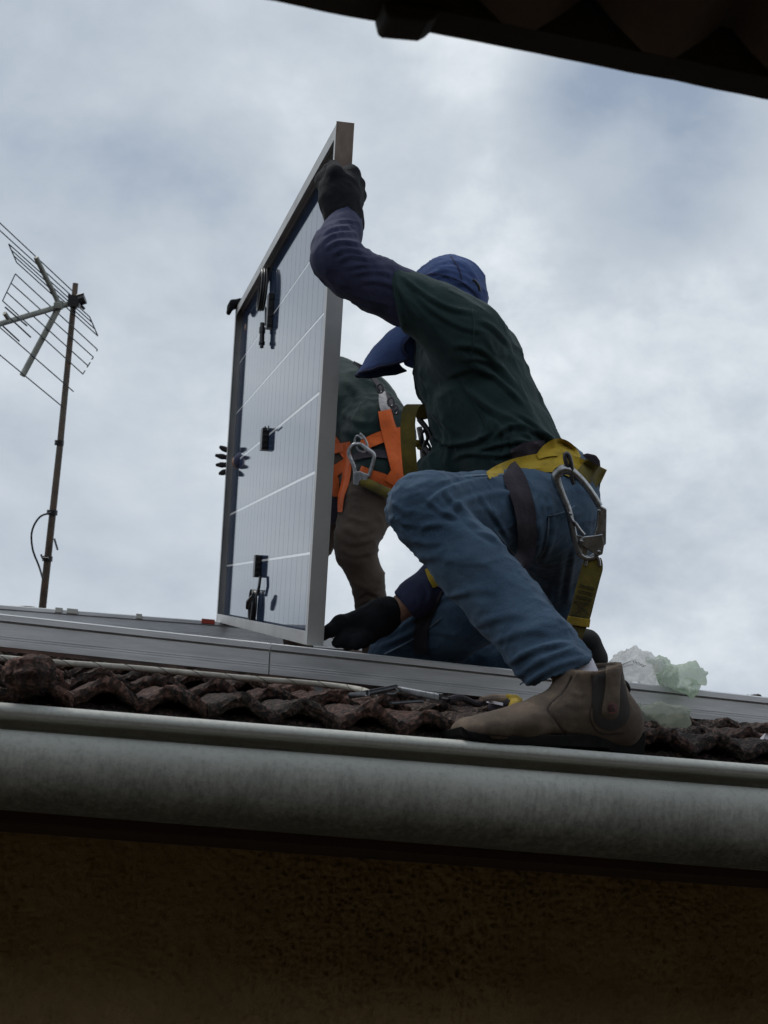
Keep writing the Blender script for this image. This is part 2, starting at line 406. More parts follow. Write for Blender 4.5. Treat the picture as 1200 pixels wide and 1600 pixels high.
# gutter paint: grime gathered on the lower half, streaked downwards
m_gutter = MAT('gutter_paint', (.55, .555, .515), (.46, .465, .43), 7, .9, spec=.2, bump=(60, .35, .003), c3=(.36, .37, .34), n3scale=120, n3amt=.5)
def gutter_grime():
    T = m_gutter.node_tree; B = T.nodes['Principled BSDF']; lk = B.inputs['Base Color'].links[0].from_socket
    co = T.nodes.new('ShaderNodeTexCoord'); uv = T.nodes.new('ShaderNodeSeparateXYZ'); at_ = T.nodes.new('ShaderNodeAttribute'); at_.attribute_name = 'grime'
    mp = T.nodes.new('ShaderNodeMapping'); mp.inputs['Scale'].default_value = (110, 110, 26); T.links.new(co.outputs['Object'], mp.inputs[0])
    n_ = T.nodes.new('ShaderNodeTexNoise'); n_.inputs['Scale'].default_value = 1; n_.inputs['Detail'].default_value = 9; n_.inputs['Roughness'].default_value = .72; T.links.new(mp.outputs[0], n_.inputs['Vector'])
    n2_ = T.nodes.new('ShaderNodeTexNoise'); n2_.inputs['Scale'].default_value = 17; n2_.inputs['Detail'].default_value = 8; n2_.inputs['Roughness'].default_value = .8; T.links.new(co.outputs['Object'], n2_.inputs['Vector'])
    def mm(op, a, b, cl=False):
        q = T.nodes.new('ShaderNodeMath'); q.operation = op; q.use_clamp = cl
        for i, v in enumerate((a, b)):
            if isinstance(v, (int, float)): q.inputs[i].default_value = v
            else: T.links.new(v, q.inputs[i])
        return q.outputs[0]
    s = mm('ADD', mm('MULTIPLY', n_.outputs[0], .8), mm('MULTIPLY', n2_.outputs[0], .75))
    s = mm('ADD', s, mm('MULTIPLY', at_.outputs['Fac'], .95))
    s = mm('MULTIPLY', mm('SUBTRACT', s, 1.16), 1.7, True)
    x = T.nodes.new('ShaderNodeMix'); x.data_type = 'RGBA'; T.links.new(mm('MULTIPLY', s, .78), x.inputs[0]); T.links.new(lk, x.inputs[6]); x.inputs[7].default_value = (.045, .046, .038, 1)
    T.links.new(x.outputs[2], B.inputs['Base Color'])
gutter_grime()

# ------------------------------------------------------------------ ground
g = GB(); g.add([(-400, -400, -.02), (400, -400, -.02), (400, 400, -.02), (-400, 400, -.02)], [(0, 1, 2, 3)])
info(g.build('ground', m_earth), kind='structure')
g = GB(); g.add([(-8, -1.2, 0), (10, -1.2, 0), (10, 2.62, 0), (-8, 2.62, 0)], [(0, 1, 2, 3)])
info(g.build('alley_paving', m_ground), kind='structure')

# ------------------------------------------------------------------ the house with the tiled roof
X0, X1 = -4.0, 6.5
house = thing('house', (1, 4.5, 0), 'ochre rendered house with grey gutter and dark mossy clay tile roof', 'house')
def lip_z(X):
    a, b = at_Y(0, 1100, 2.165), at_Y(1200, 1198, 2.165); return a.z + (b.z-a.z)*(X-a.x)/(b.x-a.x)
def bot_z(X):
    a, b = at_Y(0, 1264, 2.235), at_Y(1200, 1360, 2.235); return a.z + (b.z-a.z)*(X-a.x)/(b.x-a.x)
def wall_top(X):
    a, b = at_Y(0, 1303, 2.62), at_Y(1200, 1392, 2.62); return a.z + (b.z-a.z)*(X-a.x)/(b.x-a.x)
# wall with trowelled relief where it shows, plain sheets beyond
xs = np.arange(-.30, 1.65, .0042); nz = 125; V = []; 
for j in range(nz):
    for X in xs:
        zt = wall_top(X)+.01; z = zt - j*.0042; q = Vector((X*80, z*105, 0)); q2 = Vector((X*6, z*6, 3))
        k = max(.5, min(1, .8+1.0*noise.noise(q2*.45)))
        d = .0065*k*(1-abs(noise.noise(q))*2.1) + .005*k*noise.noise(q*2.2) + .004*noise.noise(q2)
        V.append((X, 2.62 - d, z))
nx = len(xs); F_ = [(j*nx+i, j*nx+i+1, (j+1)*nx+i+1, (j+1)*nx+i) for j in range(nz-1) for i in range(nx-1)]
F_ = [q[::-1] for q in F_]
b = GB(); b.v = V; b.f = F_
zb = [V[(nz-1)*nx][2], V[nz*nx-1][2]]
b.add([(xs[0], 2.62, zb[0]), (xs[-1], 2.62, zb[1]), (xs[-1], 2.62, 0), (xs[0], 2.62, 0)], [(0, 3, 2, 1)])
for xa, xb in ((X0+.3, xs[0]), (xs[-1], X1-.3)): b.add([(xa, 2.62, wall_top(xa)), (xb, 2.62, wall_top(xb)), (xb, 2.62, 0), (xa, 2.62, 0)], [(0, 3, 2, 1)])
wl = mesh('wall', b.v, b.f, m_stucco, house, True)
b = GB() # the other three walls
for A, B_ in (((X1-.3, 2.62), (X1-.3, 7.9)), ((X1-.3, 7.9), (X0+.3, 7.9)), ((X0+.3, 7.9), (X0+.3, 2.62))):
    b.add([(*A, 0), (*B_, 0), (*B_, 3.3), (*A, 3.3)], [(0, 1, 2, 3)])
b.build('wall', m_stucco, house)
# soffit and fascia
b = GB(); v = []
for X in (X0, X1):
    zt = wall_top(X); v += [(X, 2.30, zt+.004), (X, 2.64, zt+.004), (X, 2.64, zt+.03), (X, 2.30, zt+.03)]
b.add(v, [(0, 1, 5, 4), (1, 2, 6, 5), (2, 3, 7, 6), (3, 0, 4, 7)]); b.build('soffit', m_soffit, house)
b = GB(); v = []
for X in (X0, X1):
    zt = bot_z(X)-.014; v += [(X, 2.275, zt), (X, 2.298, zt), (X, 2.298, lip_z(X)-.01), (X, 2.275, lip_z(X)-.01)]
b.add(v, [(0, 1, 5, 4), (1, 2, 6, 5), (2, 3, 7, 6), (3, 0, 4, 7)]); b.build('fascia', m_fascia, house)
# gutter: rolled lip, recess, bellied front, underside; lofted because it deepens towards its outlet
prof = []
for k in range(9): # bead
    a = radians(200 - k*32); prof.append((2.172+.0125*cos(a), -.010+.0125*sin(a), 'l'))
prof = [(2.186, -.004, 'l'), (2.180, .002, 'l'), (2.170, .003, 'l'), (2.161, -.002, 'l'), (2.1575, -.0075, 'l'), (2.1585, -.0115, 'l'), (2.1600, -.0130, 'l'), (2.1605, -.0140, 'l'), (2.1615, -.0165, 'l'), (2.166, -.0175, 'l'), (2.192, -.018, 'l'), (2.206, -.022, 'l'), (2.204, -.028, 'l'), (2.190, -.0325, 'l'), (2.178, -.034, 'l')]
bod = [(2.1685, .735), (2.164, .68), (2.161, .60), (2.163, .50), (2.167, .40), (2.1735, .30), (2.183, .21), (2.196, .13), (2.213, .06), (2.235, .015), (2.255, 0.0), (2.272, .004), (2.2735, .30), (2.2735, .80)]
gx = np.arange(X0-.05, X1+.06, .05); b = GB(); v = []; gr = []
for X in gx:
    zl, zb_ = lip_z(X), bot_z(X); wob = .0012*noise.noise(Vector((X*2.3, 0, 0))) + .0008*noise.noise(Vector((X*9, 4, 0)))
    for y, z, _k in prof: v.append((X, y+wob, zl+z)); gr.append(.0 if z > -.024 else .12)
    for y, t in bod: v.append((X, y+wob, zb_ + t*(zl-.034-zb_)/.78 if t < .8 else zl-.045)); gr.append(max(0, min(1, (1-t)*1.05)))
n_ = len(prof)+len(bod)
F_ = [(i*n_+k, i*n_+k+1, (i+1)*n_+k+1, (i+1)*n_+k) for i in range(len(gx)-1) for k in range(n_-1)]
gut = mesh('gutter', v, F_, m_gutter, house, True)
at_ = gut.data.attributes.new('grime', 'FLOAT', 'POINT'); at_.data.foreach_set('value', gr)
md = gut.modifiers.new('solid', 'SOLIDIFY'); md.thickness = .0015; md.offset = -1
# roof deck, both slopes
RY0, RIDGE = 2.222, 5.25
b = GB(); T_ = Vector((0, 0, .03))
a0, a1, r0, r1 = roof_z(X0, RY0, -.045), roof_z(X1, RY0, -.045), roof_z(X0, RIDGE, -.045), roof_z(X1, RIDGE, -.045)
k0, k1 = Vector((X0, 8.3, a0.z)), Vector((X1, 10.6, a1.z))
b.add([a0, a1, r1, r0, k1, k0], [(0, 1, 2, 3), (3, 2, 4, 5)]); b.add([a0-T_, a1-T_, r1-T_, r0-T_, k1-T_, k0-T_], [(0, 3, 2, 1), (3, 5, 4, 2)])
b.add([a0, a1, a1-T_, a0-T_], [(0, 3, 2, 1)])
roof = b.build('roof', m_soffit, house)
# clay tiles with two humps each, lumpy with moss
TW, TL, EXPO = .20, .345, .285
def tile_v(seed, nu=42, nv=34, rough=.8):
    rs = random.Random(seed); o = Vector((seed*5.1, seed*2.7, 0)); v = []
    def hh(u): return .0108*(1+cos(2*pi*(u-.05)/.1))*(1 if u < .1 else .92)
    for lay in (0, 1):
        for j in range(nv+1):
            t = (j/nv)**1.3; w_ = t*TL # t=0 front (down-slope) edge
            for i in range(nu+1):
                u = TW*i/nu; q = Vector((u*34, w_*26, 0))+o
                lump = rough*(.0040*noise.noise(q) + .0030*noise.noise(q*2.3) + .0026*noise.noise(q*5.1))*(1+.8*max(0, 1-t*3.5))
                edge = rough*.008*noise.noise(Vector((u*60, 3, 0))+o)*(1-min(1, t*4))
                zt = hh(u) + .020*(1-t) + lump + .006*(1-t)**7
                if lay: zt = zt-.020+.003*noise.noise(q*2) if t < .12 else zt-.014
                v.append((u + .0008*rs.uniform(-1, 1), w_ + edge, zt))
    n = (nu+1)*(nv+1); f = []
    for j in range(nv):
        for i in range(nu):
            a = j*(nu+1)+i; f.append((a, a+1, a+nu+2, a+nu+1)); f.append((n+a, n+a+nu+1, n+a+nu+2, n+a+1))
    m0 = len(v)
    for k in (1, 2, 3, 4):
        for i in range(nu+1):
            p, q_ = v[i], v[n+i]; s = k/5; u = TW*i/nu; bl = .006*sin(s*pi)*rough*(.8+noise.noise(Vector((u*70, s*2.2, 5))+o)*1.6)
            v.append((p[0]*(1-s)+q_[0]*s, p[1]*(1-s)+q_[1]*s - bl, p[2]*(1-s)+q_[2]*s))
    rws = [0]+[m0+k*(nu+1) for k in range(4)]+[n]
    for ra, rb_ in zip(rws[:-1], rws[1:]):
        for i in range(nu): f.append((ra+i, rb_+i, rb_+i+1, ra+i+1))
    for i in range(nu): a = nv*(nu+1)+i; f.append((a, a+1, n+a+1, n+a))
    for j in range(nv): a = j*(nu+1); f.append((a, a+nu+1, n+a+nu+1, n+a)); a += nu; f.append((a, n+a, n+a+nu+1, a+nu+1))
    f.append(tuple([0]+[n]+[m0+k*(nu+1) for k in (3, 2, 1, 0)])); f.append(tuple([nu]+[m0+k*(nu+1)+nu for k in range(4)]+[n+nu]))
    return v, f
TM = []
for s in range(8):
    v, f = tile_v(s+1); me = bpy.data.meshes.new('tile'); me.from_pydata(v, [], f); me.materials.append(m_tile if s % 3 else m_tile2); me.shade_smooth(); me.set_sharp_from_angle(angle=radians(55)); TM.append(me)
rb = base_of(roof); ncol, nrow = 22, 11
far = GB()
for r in range(nrow+0):
    for c in range(-14, 38):
        X = -1.30 + c*TW + (.003*math.sin(r*3.1)); Y = RY0 + .012 + r*EXPO*cos(SL)
        jx, jn = random.uniform(-.004, .004), random.uniform(-.004, .006)
        P = roof_z(X+jx, Y, -.004+jn); M3 = Matrix((Vector((1, 0, 0)), ES, EN)).transposed()
        M3 = M3 @ Matrix.Rotation(radians(random.uniform(-3, 3)), 3, 'Z')
        if 0 <= c < ncol and r < nrow:
            o = bpy.data.objects.new('tile', random.choice(TM)); M4 = M3.to_4x4(); M4.translation = P - rb
            o.matrix_local = M4; COL.objects.link(o); o.parent = roof
            o['group'] = 'clay tiles in courses on the roof'
        else:
            v, f = tile_cache if 'tile_cache' in globals() else globals().setdefault('tile_cache', tile_v(3, 10, 3))
            far.add([P + M3 @ Vector(q) for q in v], f)
for c in range(-14, 38): # back slope, unseen from the photograph's side
    pass
o = far.build('tile_field', m_tile, roof, True); o['kind'] = 'stuff'
# mortar packed under the first course
v = []; f = []; xs4 = np.arange(-1.3, 3.1, .008); n6 = len(xs4)
for j in range(9):
    for X in xs4:
        a = j/8*pi*.9; q = Vector((X*40, j*.5, 0)); rr = .020 + .006*noise.noise(q) + .004*noise.noise(q*2.7)
        p = roof_z(X, RY0+.038 - rr*cos(a), -.016 + rr*1.1*sin(a)); v.append(p)
f = [(j*n6+i, j*n6+i+1, (j+1)*n6+i+1, (j+1)*n6+i) for j in range(8) for i in range(n6-1)]
mesh('mortar_bed', v, f, m_tile2, house, True)
# ridge caps
b = GB()
for X in np.arange(X0, X1, .38):
    c0 = roof_z(X, RIDGE, -.02); pr_ = [c0 + Vector((0, .11*cos(a), .05*sin(a))) for a in np.linspace(0, pi, 9)]
    b.add([p for p in pr_] + [p+Vector((.375, 0, 0)) for p in pr_], [(i, i+1, 10+i, 9+i) for i in range(8)])
b.build('ridge_cap', m_tile, house, True)['kind'] = 'stuff'

# ------------------------------------------------------------------ mounting rails
RAILY = 2.90
def rail_line(X):
    a, b_ = at_Y(0, 959, RAILY), at_Y(1150, 1084, RAILY); return a.z + (b_.z-a.z)*(X-a.x)/(b_.x-a.x)
RP = [(0, 0), (-.004, .001), (-.004, .0125), (.0, .0135), (.0, .016), (-.001, .0165), (-.001, .0185), (0, .019), (0, .0205), (-.001, .021), (-.001, .023), (0, .0235), (0, .0475), (.005, .048), (.005, .0505), (-.004, .0515), (-.004, .0625), (-.001, .065),
      (.012, .065), (.012, .058), (.030, .058), (.030, .065), (.042, .065), (.042, 0)]
def rail(xa, xb, zf, Y, label, sc=1.0, cut=.001):
    t = thing('mounting_rail', ((xa+xb)/2, Y, zf((xa+xb)/2)-.065), label, 'rail', 'aluminium mounting rails laid across the roof')
    v = [(X, Y+y*sc, zf(X)-.065*sc+z*sc) for X in (xa, xb) for y, z in RP]; n = len(RP)
    f = [(i, (i+1) % n, n+(i+1) % n, n+i) for i in range(n)] + [tuple(range(n))[::-1], tuple(range(n, 2*n))]
    b_ = GB(); b_.add(v, f); b_.build('rail_body', m_rail, t)
    return t
spl = at_Y(423, 1005, RAILY).x
t = rail(-1.6, spl-.0012, rail_line, RAILY, 'long aluminium rail at left in front of the solar panel')
t2 = rail(spl+.0012, 3.6, rail_line, RAILY, 'long aluminium rail running under the kneeling leg and the plastic bags')
for X in np.arange(-1.2, 3.5, .9): # roof hooks carrying the rail
    b = GB(); z = rail_line(X)-.065; p = roof_z(X, RAILY+.02, .0)
    b.box((X, RAILY+.021, (z+p.z)/2), Vector((.016, 0, 0)), Vector((0, .014, 0)), Vector((0, 0, max(.004, (z-p.z)/2-.0005))))
    b.box((X, RAILY+.12, p.z+.026), Vector((.014, 0, 0)), Vector((0, .10, .02)), Vector((0, 0, .002)))
    b.build('roof_hook', m_steel, t if X < spl else t2)
FARY = 4.88
def far_line(X):
    a, b_ = at_Y(0, 945, FARY), at_Y(340, 971, FARY); return a.z + (b_.z-a.z)*(X-a.x)/(b_.x-a.x)
t3 = rail(-1.8, at_Y(590, 990, FARY).x, far_line, FARY, 'aluminium rail farther up the slope')
t3['label'] = 'farther aluminium rail up the slope under the far end of the solar panel'
for X in (-1.2, .2, 1.0):
    b = GB(); z = far_line(X)-.065; p = roof_z(X, FARY+.02, .0)
    b.box((X, FARY+.021, (z+p.z)/2), Vector((.016, 0, 0)), Vector((0, .014, 0)), Vector((0, 0, max(.004, (z-p.z)/2-.0005)))); b.build('roof_hook', m_steel, t3)
m_clip = MAT('pale_clip', (.55, .55, .5), rough=.5); m_redclip = MAT('red_tape', (.35, .05, .03), rough=.7)
for x, mt, wd in ((92, m_clip, .012), (113, m_clip, .018), (217, m_clip, .010), (325, m_redclip, .022), (363, m_black, .03)):
    p = at_Y(x, 945+x*.0765, FARY); b = GB(); b.box((p.x, FARY-.004, far_line(p.x)-.004), Vector((wd, 0, 0)), Vector((0, .006, 0)), Vector((0, 0, .008))); b.build('rail_clip', mt, t3, bev=.001)

# ------------------------------------------------------------------ solar panel held upright on the rails
A = at_Y(479, 1008, 2.935); 
Bf = at(340, 972, 5.04); TopN = at(524, 196, (A-EYE).dot(CF)+.09)
e1 = (Bf-A).normalized(); e2 = (TopN-A); e2 = (e2-e1*e2.dot(e1)).normalized(); e3 = e1.cross(e2)
if e3.x < 0: e3 = -e3
PLN, PH = 2.118, (TopN-A).length*1.0
panel = bpy.data.objects.new('solar_panel', None); COL.objects.link(panel); panel.empty_display_size = .1
PM = Matrix((e1, e2, e3)).transposed(); 
panel.location = A
info(panel, 'large framed solar panel held upright on its long edge, back with cables showing', 'solar panel')
print('PANEL', A, 'len', (Bf-A).length, 'h', PH)
def PP(x, y, z): return A + e1*x + e2*y + e3*z
def pbox(b, x0, x1, y0, y1, z0, z1): return b.box(PP((x0+x1)/2, (y0+y1)/2, (z0+z1)/2), e1*(x1-x0)/2, e2*(y1-y0)/2, e3*(z1-z0)/2)
FL, FD = .028, .035
for nm, args in (('near', 0), ('far', 1), ('low', 2), ('top', 3)):
    b = GB()
    if args == 0: pbox(b, 0, .002, 0, PH, 0, FD); pbox(b, .0022, FL, .0005, PH-.0005, 0, .0018); pbox(b, .0022, .011, .0005, PH-.0005, .0332, FD)
    if args == 1: pbox(b, PLN-.002, PLN, 0, PH, 0, FD); pbox(b, PLN-FL, PLN-.0022, .0005, PH-.0005, 0, .0018); pbox(b, PLN-.011, PLN-.0022, .0005, PH-.0005, .0332, FD)
    if args == 2: pbox(b, .0023, PLN-.0023, 0, .002, .0003, FD-.0003); pbox(b, FL+.0004, PLN-FL-.0004, .0022, FL, 0.0003, .0021); pbox(b, .0115, PLN-.0115, .0022, .011, .0332, FD-.0003)
    if args == 3: pbox(b, .0023, PLN-.0023, PH-.002, PH, .0003, FD-.0003); pbox(b, FL+.0004, PLN-FL-.0004, PH-FL, PH-.0022, 0.0003, .0021); pbox(b, .0115, PLN-.0115, PH-.011, PH-.0022, .0332, FD-.0003)
    b.build('frame_bar', m_frame, panel, bev=.0004)
m_lam = MAT('laminate', (.80, .83, .86), rough=.07, spec=.5, coat=0)
m_cell = MAT('solar_cell', (.028, .048, .095), (.036, .058, .11), 3, .05, spec=.5, coat=0, rvar=0)
for m_ in (m_lam, m_cell): m_.node_tree.nodes['Principled BSDF'].inputs['Coat IOR'].default_value = 1.5; m_.node_tree.nodes['Principled BSDF'].inputs['IOR'].default_value = 1.38
b = GB(); pbox(b, .004, PLN-.004, .004, PH-.004, .0225, .0330); b.build('glass_sheet', m_lam, panel)
cw, chh = (PLN-.05)/24, (PH-.036)/6
me = None
for i in range(24):
    for j in range(6):
        x = .025 + i*cw; y = .018+j*chh; gx_ = .0010; gy = .0030 if j != 2 else .0040
        v = [A*0 + e1*a + e2*c + e3*d for a in (gx_, cw-gx_) for c in (gy, chh-gy) for d in (0, .0003)]
        if me is None or j == 2 and i == 0 or j == 3 and i == 0 or True:
            key = (j == 2)
            if not hasattr(bpy, '_cellm'): bpy._cellm = {}
            if key not in bpy._cellm:
                me = bpy.data.meshes.new('cell'); me.from_pydata([tuple(q) for q in v], [], [(0, 1, 3, 2), (4, 6, 7, 5), (0, 4, 5, 1), (2, 3, 7, 6), (0, 2, 6, 4), (1, 5, 7, 3)]); me.materials.append(m_cell)
                bpy._cellm[key] = me
            me = bpy._cellm[key]
        o = bpy.data.objects.new('cell', me); o.location = e1*x + e2*y + e3*.0220; COL.objects.link(o); o.parent = panel
        o['group'] = 'solar cells behind the glass'
del bpy._cellm
def on_panel(x, y, off=0.0): # sight line cut by the panel's rear glass
    d = at(x, y, 1.0)-EYE; P0 = PP(0, 0, .022-off); t_ = (P0-EYE).dot(e3)/d.dot(e3); return EYE + d*t_
def ploc(x, y): q = on_panel(x, y)-A; return q.dot(e1), q.dot(e2)
def jbox(px, py, hgt, wid=.05, dep=.016):
    x, y = ploc(px, py); b = GB(); pbox(b, x-wid/2, x+wid/2, y-hgt/2, y+hgt/2, .0218-dep, .0217)
    for k in range(4): pbox(b, x-wid/2-.003, x-wid/2-.0002, y-hgt/2+.006+k*hgt/4, y-hgt/2+.012+k*hgt/4, .0218-dep+.002, .020)
    o = b.build('junction_box', m_black, panel, bev=.001); return x, y
def pc(px, py, off): return on_panel(px, py, off)
m_cable = MAT('black_cable', (.012, .012, .013), rough=.35)
x, y = jbox(426, 487, .10, .04); 
b = GB() # coil of the top lead
cx, cy = ploc(421, 452)
b.tube([PP(cx+.055*sin(a)+.0012*a, cy+.062*cos(a), .013-.0016*a/pi*2+.003*cos(a)) for a in np.linspace(0, 6*pi, 70)], .0037, 8)
b.tube([PP(cx-.01, cy-.055, .01), *[pc(415, yy, .016) for yy in (482, 495, 508)]], .003, 8); b.build('cable', m_cable, panel, True)
b = GB(); 
for (ya, yb, r_) in ((505, 512, .007), (512, 520, .0095), (520, 534, .0075), (534, 538, .0095), (538, 543, .006)): b.tube([pc(410-(yy-505)*.03, yy, .016) for yy in (ya, yb)], r_, 10)
b.build('connector', m_black, panel, True)
jbox(418, 687, .062, .045, .018)
for dx in (-3, 3): b = GB(); b.tube([pc(417+dx*.4, 672, .014), pc(417+dx, 666, .018)], .002, 6); b.build('cable', m_cable, panel, True)
jbox(407, 885, .062, .042, .018)
cx, cy = ploc(401, 950)
for dx in (-.008, .008): b = GB(); b.tube([pc(407, 900, .010) + e1*dx, pc(405, 915, .012)+e1*dx, pc(402, 930, .012)+e1*dx], .003, 8); b.build('cable', m_cable, panel, True)
b = GB()
b.tube([PP(cx+.035*sin(a)*(1+.04*sin(a*.33)), cy+.048*cos(a), .004+.002*a/pi) for a in np.linspace(0, 6*pi, 66)], .0038, 8)
b.build('cable', m_cable, panel, True)
b = GB(); b.tube([pc(396, 930, .03), pc(389, 940, .034), pc(387, 950, .034)], [.005, .008, .006], 10); b.build('connector', m_black, panel, True)
m_corner = MAT('brown_grey_strip', (.20, .135, .105), (.12, .085, .07), 14, .6, c3=(.26, .21, .18), stretch=(1, 1, .35), n3scale=30)
b = GB(); pbox(b, -.0022, -.0003, PH-.105, PH+.0015, -.0015, FD+.0015); b.build('corner_strip', m_corner, panel)  # thin brown-grey strip over the upper end of the near bar
# ------------------------------------------------------------------ television aerial
ant = at(66, 952, 5.9); mt_ = at(118, 443, 6.05); foot = ant + (ant-mt_).normalized()*.5
foot = roof_z(foot.x, foot.y, .0)
aer = thing('television_aerial', foot, 'grid reflector television aerial on a rusty leaning mast above the rails', 'aerial')
b = GB(); b.tube([foot, ant, (ant+mt_)/2 + Vector((.004, 0, 0)), mt_], [.0155, .0155, .0135, .0115], 12); b.build('mast', m_mast, aer, True)
def ap(x, y, D=6.0): return at(x, y, D)
def mast_D(y): return 5.9 + (952-y)/509*.15
b = GB(); b.tube([ap(0-40, 516, 5.62), ap(0, 506, 5.70), ap(84, 481.5, 5.93), ap(111, 474, 6.0)], .0115, 10); b.build('boom', m_boom, aer, True)
b = GB(); b.tube([ap(56, 402, 5.86), ap(88, 466, 5.95), ap(91, 474, 5.95)], .0105, 10)
b.tube([ap(95, 470, 5.94), ap(90, 484, 5.94), ap(35, 587, 5.86)], .0125, 10); b.build('reflector_arm', m_boom, aer, True)
b = GB(); b.box(ap(91, 478, 5.93), CR*.016, CU*.014, CF*.016); b.build('hub', m_boom, aer, True, bev=.004)
b = GB(); b.box(ap(117, 471, 6.0), CR*.022-CU*.004, CU*.022, CF*.03); b.tube([ap(124, 470, 5.98), ap(133, 467, 5.98)], .022, 8)
b.tube([ap(127, 478, 5.97), ap(132, 483, 5.97)], .006, 6); b.tube([ap(120, 462, 5.97), ap(131, 459, 5.97)], .005, 6); b.build('clamp', m_black, aer, True)
els = [(-24, 326, 112.5, 454), (-8, 353, 116, 466), (13.5, 381, 140, 495), (18, 391, 145, 505), (22, 400, 149, 515), (26, 410, 153, 525),
       (24, 428, 152, 546), (18, 443, 146, 558), (11, 457, 138, 572), (4, 470, 129, 584), (-26, 489, 115, 612), (-30, 530, 97, 635)]
for x0, y0, x1, y1 in els:
    b = GB(); Da = 5.93-.12*abs((y0+y1)/2-470)/90
    b.tube([ap(x0, y0, Da-.13), ap(x1, y1, Da+.20)], .0026, 6); b.build('element', m_rod, aer, True)
for pts in (((13.5, 381, 5.76), (26, 410, 5.78)), ((140, 495, 6.09), (153, 525, 6.1)), ((24, 428, 5.78), (4, 470, 5.72)), ((152, 546, 6.08), (151, 549, 6.08)), ((146, 558, 6.06), (143, 562, 6.06)), ((141, 566, 6.06), (136, 574, 6.05)), ((133, 579, 6.05), (129, 585, 6.04))):
    b = GB(); b.tube([ap(*p) for p in pts], .0026, 6); b.build('element', m_rod, aer, True)
for x0, y0, x1, y1 in ((8, 480, 42, 509), (7, 489, 48, 527), (3, 508, 30, 533)):
    b = GB(); b.tube([ap(x0, y0, 5.66), ap(x1, y1, 5.78)], .0032, 6); b.build('director', m_rod, aer, True)
b = GB(); b.tube([ap(7, 489, 5.66), ap(13, 498, 5.68)], .009, 8); b.build('dipole_box', m_boom, aer, True)
for y, s in ((692, .019), (801, .022), (873, .021)):
    x = 118-(y-443)*(52/509); D = mast_D(y); b = GB(); b.tube([ap(x-.3, y+4, D), ap(x+.3, y-4, D)], s, 12); b.build('mast_band', m_black, aer, True)
b = GB(); b.tube([Vector(p) for p in [at(*q) for q in spline([(80, 801, 5.90), (62, 808, 5.88), (50, 830, 5.88), (51, 858, 5.88), (61, 885, 5.88), (67, 905, 5.86)], 6)]], .004, 8)
b.tube([at(*q) for q in spline([(61, 951, 5.86), (45, 948, 5.86), (22, 948, 5.86)], 5)], .003, 6)
b.tube([at(85, 842, 5.9), at(90, 859, 5.88)], .004, 6); b.tube([at(76, 872, 5.88), at(66, 872, 5.88), at(64, 866, 5.88)], .004, 6); b.build('cable', m_cable, aer, True)

# ------------------------------------------------------------------ the building the photograph is taken from: its wall and eave overhead
own = thing('near_house', (1, -1, 0), 'dark eave and tile undersides of the nearest house crossing the top right corner', 'house')
EY = 1.00
ea, eb = at_Y(420, 1, EY), at_Y(1200, 156, EY)
def eave_z(X): return ea.z + (eb.z-ea.z)*(X-ea.x)/(eb.x-ea.x)
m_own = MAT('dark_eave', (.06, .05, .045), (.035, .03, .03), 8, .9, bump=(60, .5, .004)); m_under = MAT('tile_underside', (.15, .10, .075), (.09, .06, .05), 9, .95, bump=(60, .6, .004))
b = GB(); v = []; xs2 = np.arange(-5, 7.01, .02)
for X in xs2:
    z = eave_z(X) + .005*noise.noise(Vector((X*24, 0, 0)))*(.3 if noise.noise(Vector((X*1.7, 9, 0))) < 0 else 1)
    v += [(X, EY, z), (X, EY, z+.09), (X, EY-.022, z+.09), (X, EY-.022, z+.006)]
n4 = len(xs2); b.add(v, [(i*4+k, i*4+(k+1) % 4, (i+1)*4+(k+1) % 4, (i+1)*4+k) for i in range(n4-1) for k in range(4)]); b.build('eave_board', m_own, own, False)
b = GB(); v = []; ys = [EY-.03-.21*i for i in range(12)]; nxx = 0
xs3 = np.arange(-5, 7, .02)
for j, y in enumerate(ys):
    for dj in (0, 1):
        yy = y if dj == 0 else y-.205
        for X in xs3:
            ph = X*2*pi/.12; z = eave_z(X) + .022 + (EY-yy)*.20 + .022*sin(ph) + (0.0 if dj == 0 else .028)
            v.append((X, yy, z))
n5 = len(xs3); rows = len(ys)*2
b.add(v, [(j*n5+i, j*n5+i+1, (j+1)*n5+i+1, (j+1)*n5+i) for j in range(rows-1) for i in range(n5-1)])
o = b.build('tile_course', m_under, own, True); o['kind'] = 'stuff'; md = o.modifiers.new('s', 'SOLIDIFY'); md.thickness = .012; md.offset = 1
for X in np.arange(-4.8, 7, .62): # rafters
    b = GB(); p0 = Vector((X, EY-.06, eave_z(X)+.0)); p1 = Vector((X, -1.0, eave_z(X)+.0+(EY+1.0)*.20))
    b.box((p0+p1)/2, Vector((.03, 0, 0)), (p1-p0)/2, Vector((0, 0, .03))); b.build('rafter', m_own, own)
b = GB(); ol = [at_Y(x, y, EY+.0015) for x, y in ((584, 34), (589, 56), (596, 61), (652, 66), (662, 61), (672, 52), (674, 46))]
b.extrude(ol, Vector((0, -.03, 0))); b.build('eave_bracket', m_own, own, bev=.002)
b = GB(); b.box((1, -1.05, 2.4), Vector((6, 0, 0)), Vector((0, .05, 0)), Vector((0, 0, 2.4))); b.build('wall', m_stucco, own)
b = GB(); b.add([(-5, EY-.01, eave_z(-5)+.075), (7, EY-.01, eave_z(7)+.075), (7, -1.6, eave_z(7)+.075+.2*2.9), (-5, -1.6, eave_z(-5)+.075+.2*2.9)], [(0, 1, 2, 3)]); b.build('roof', m_own, own)
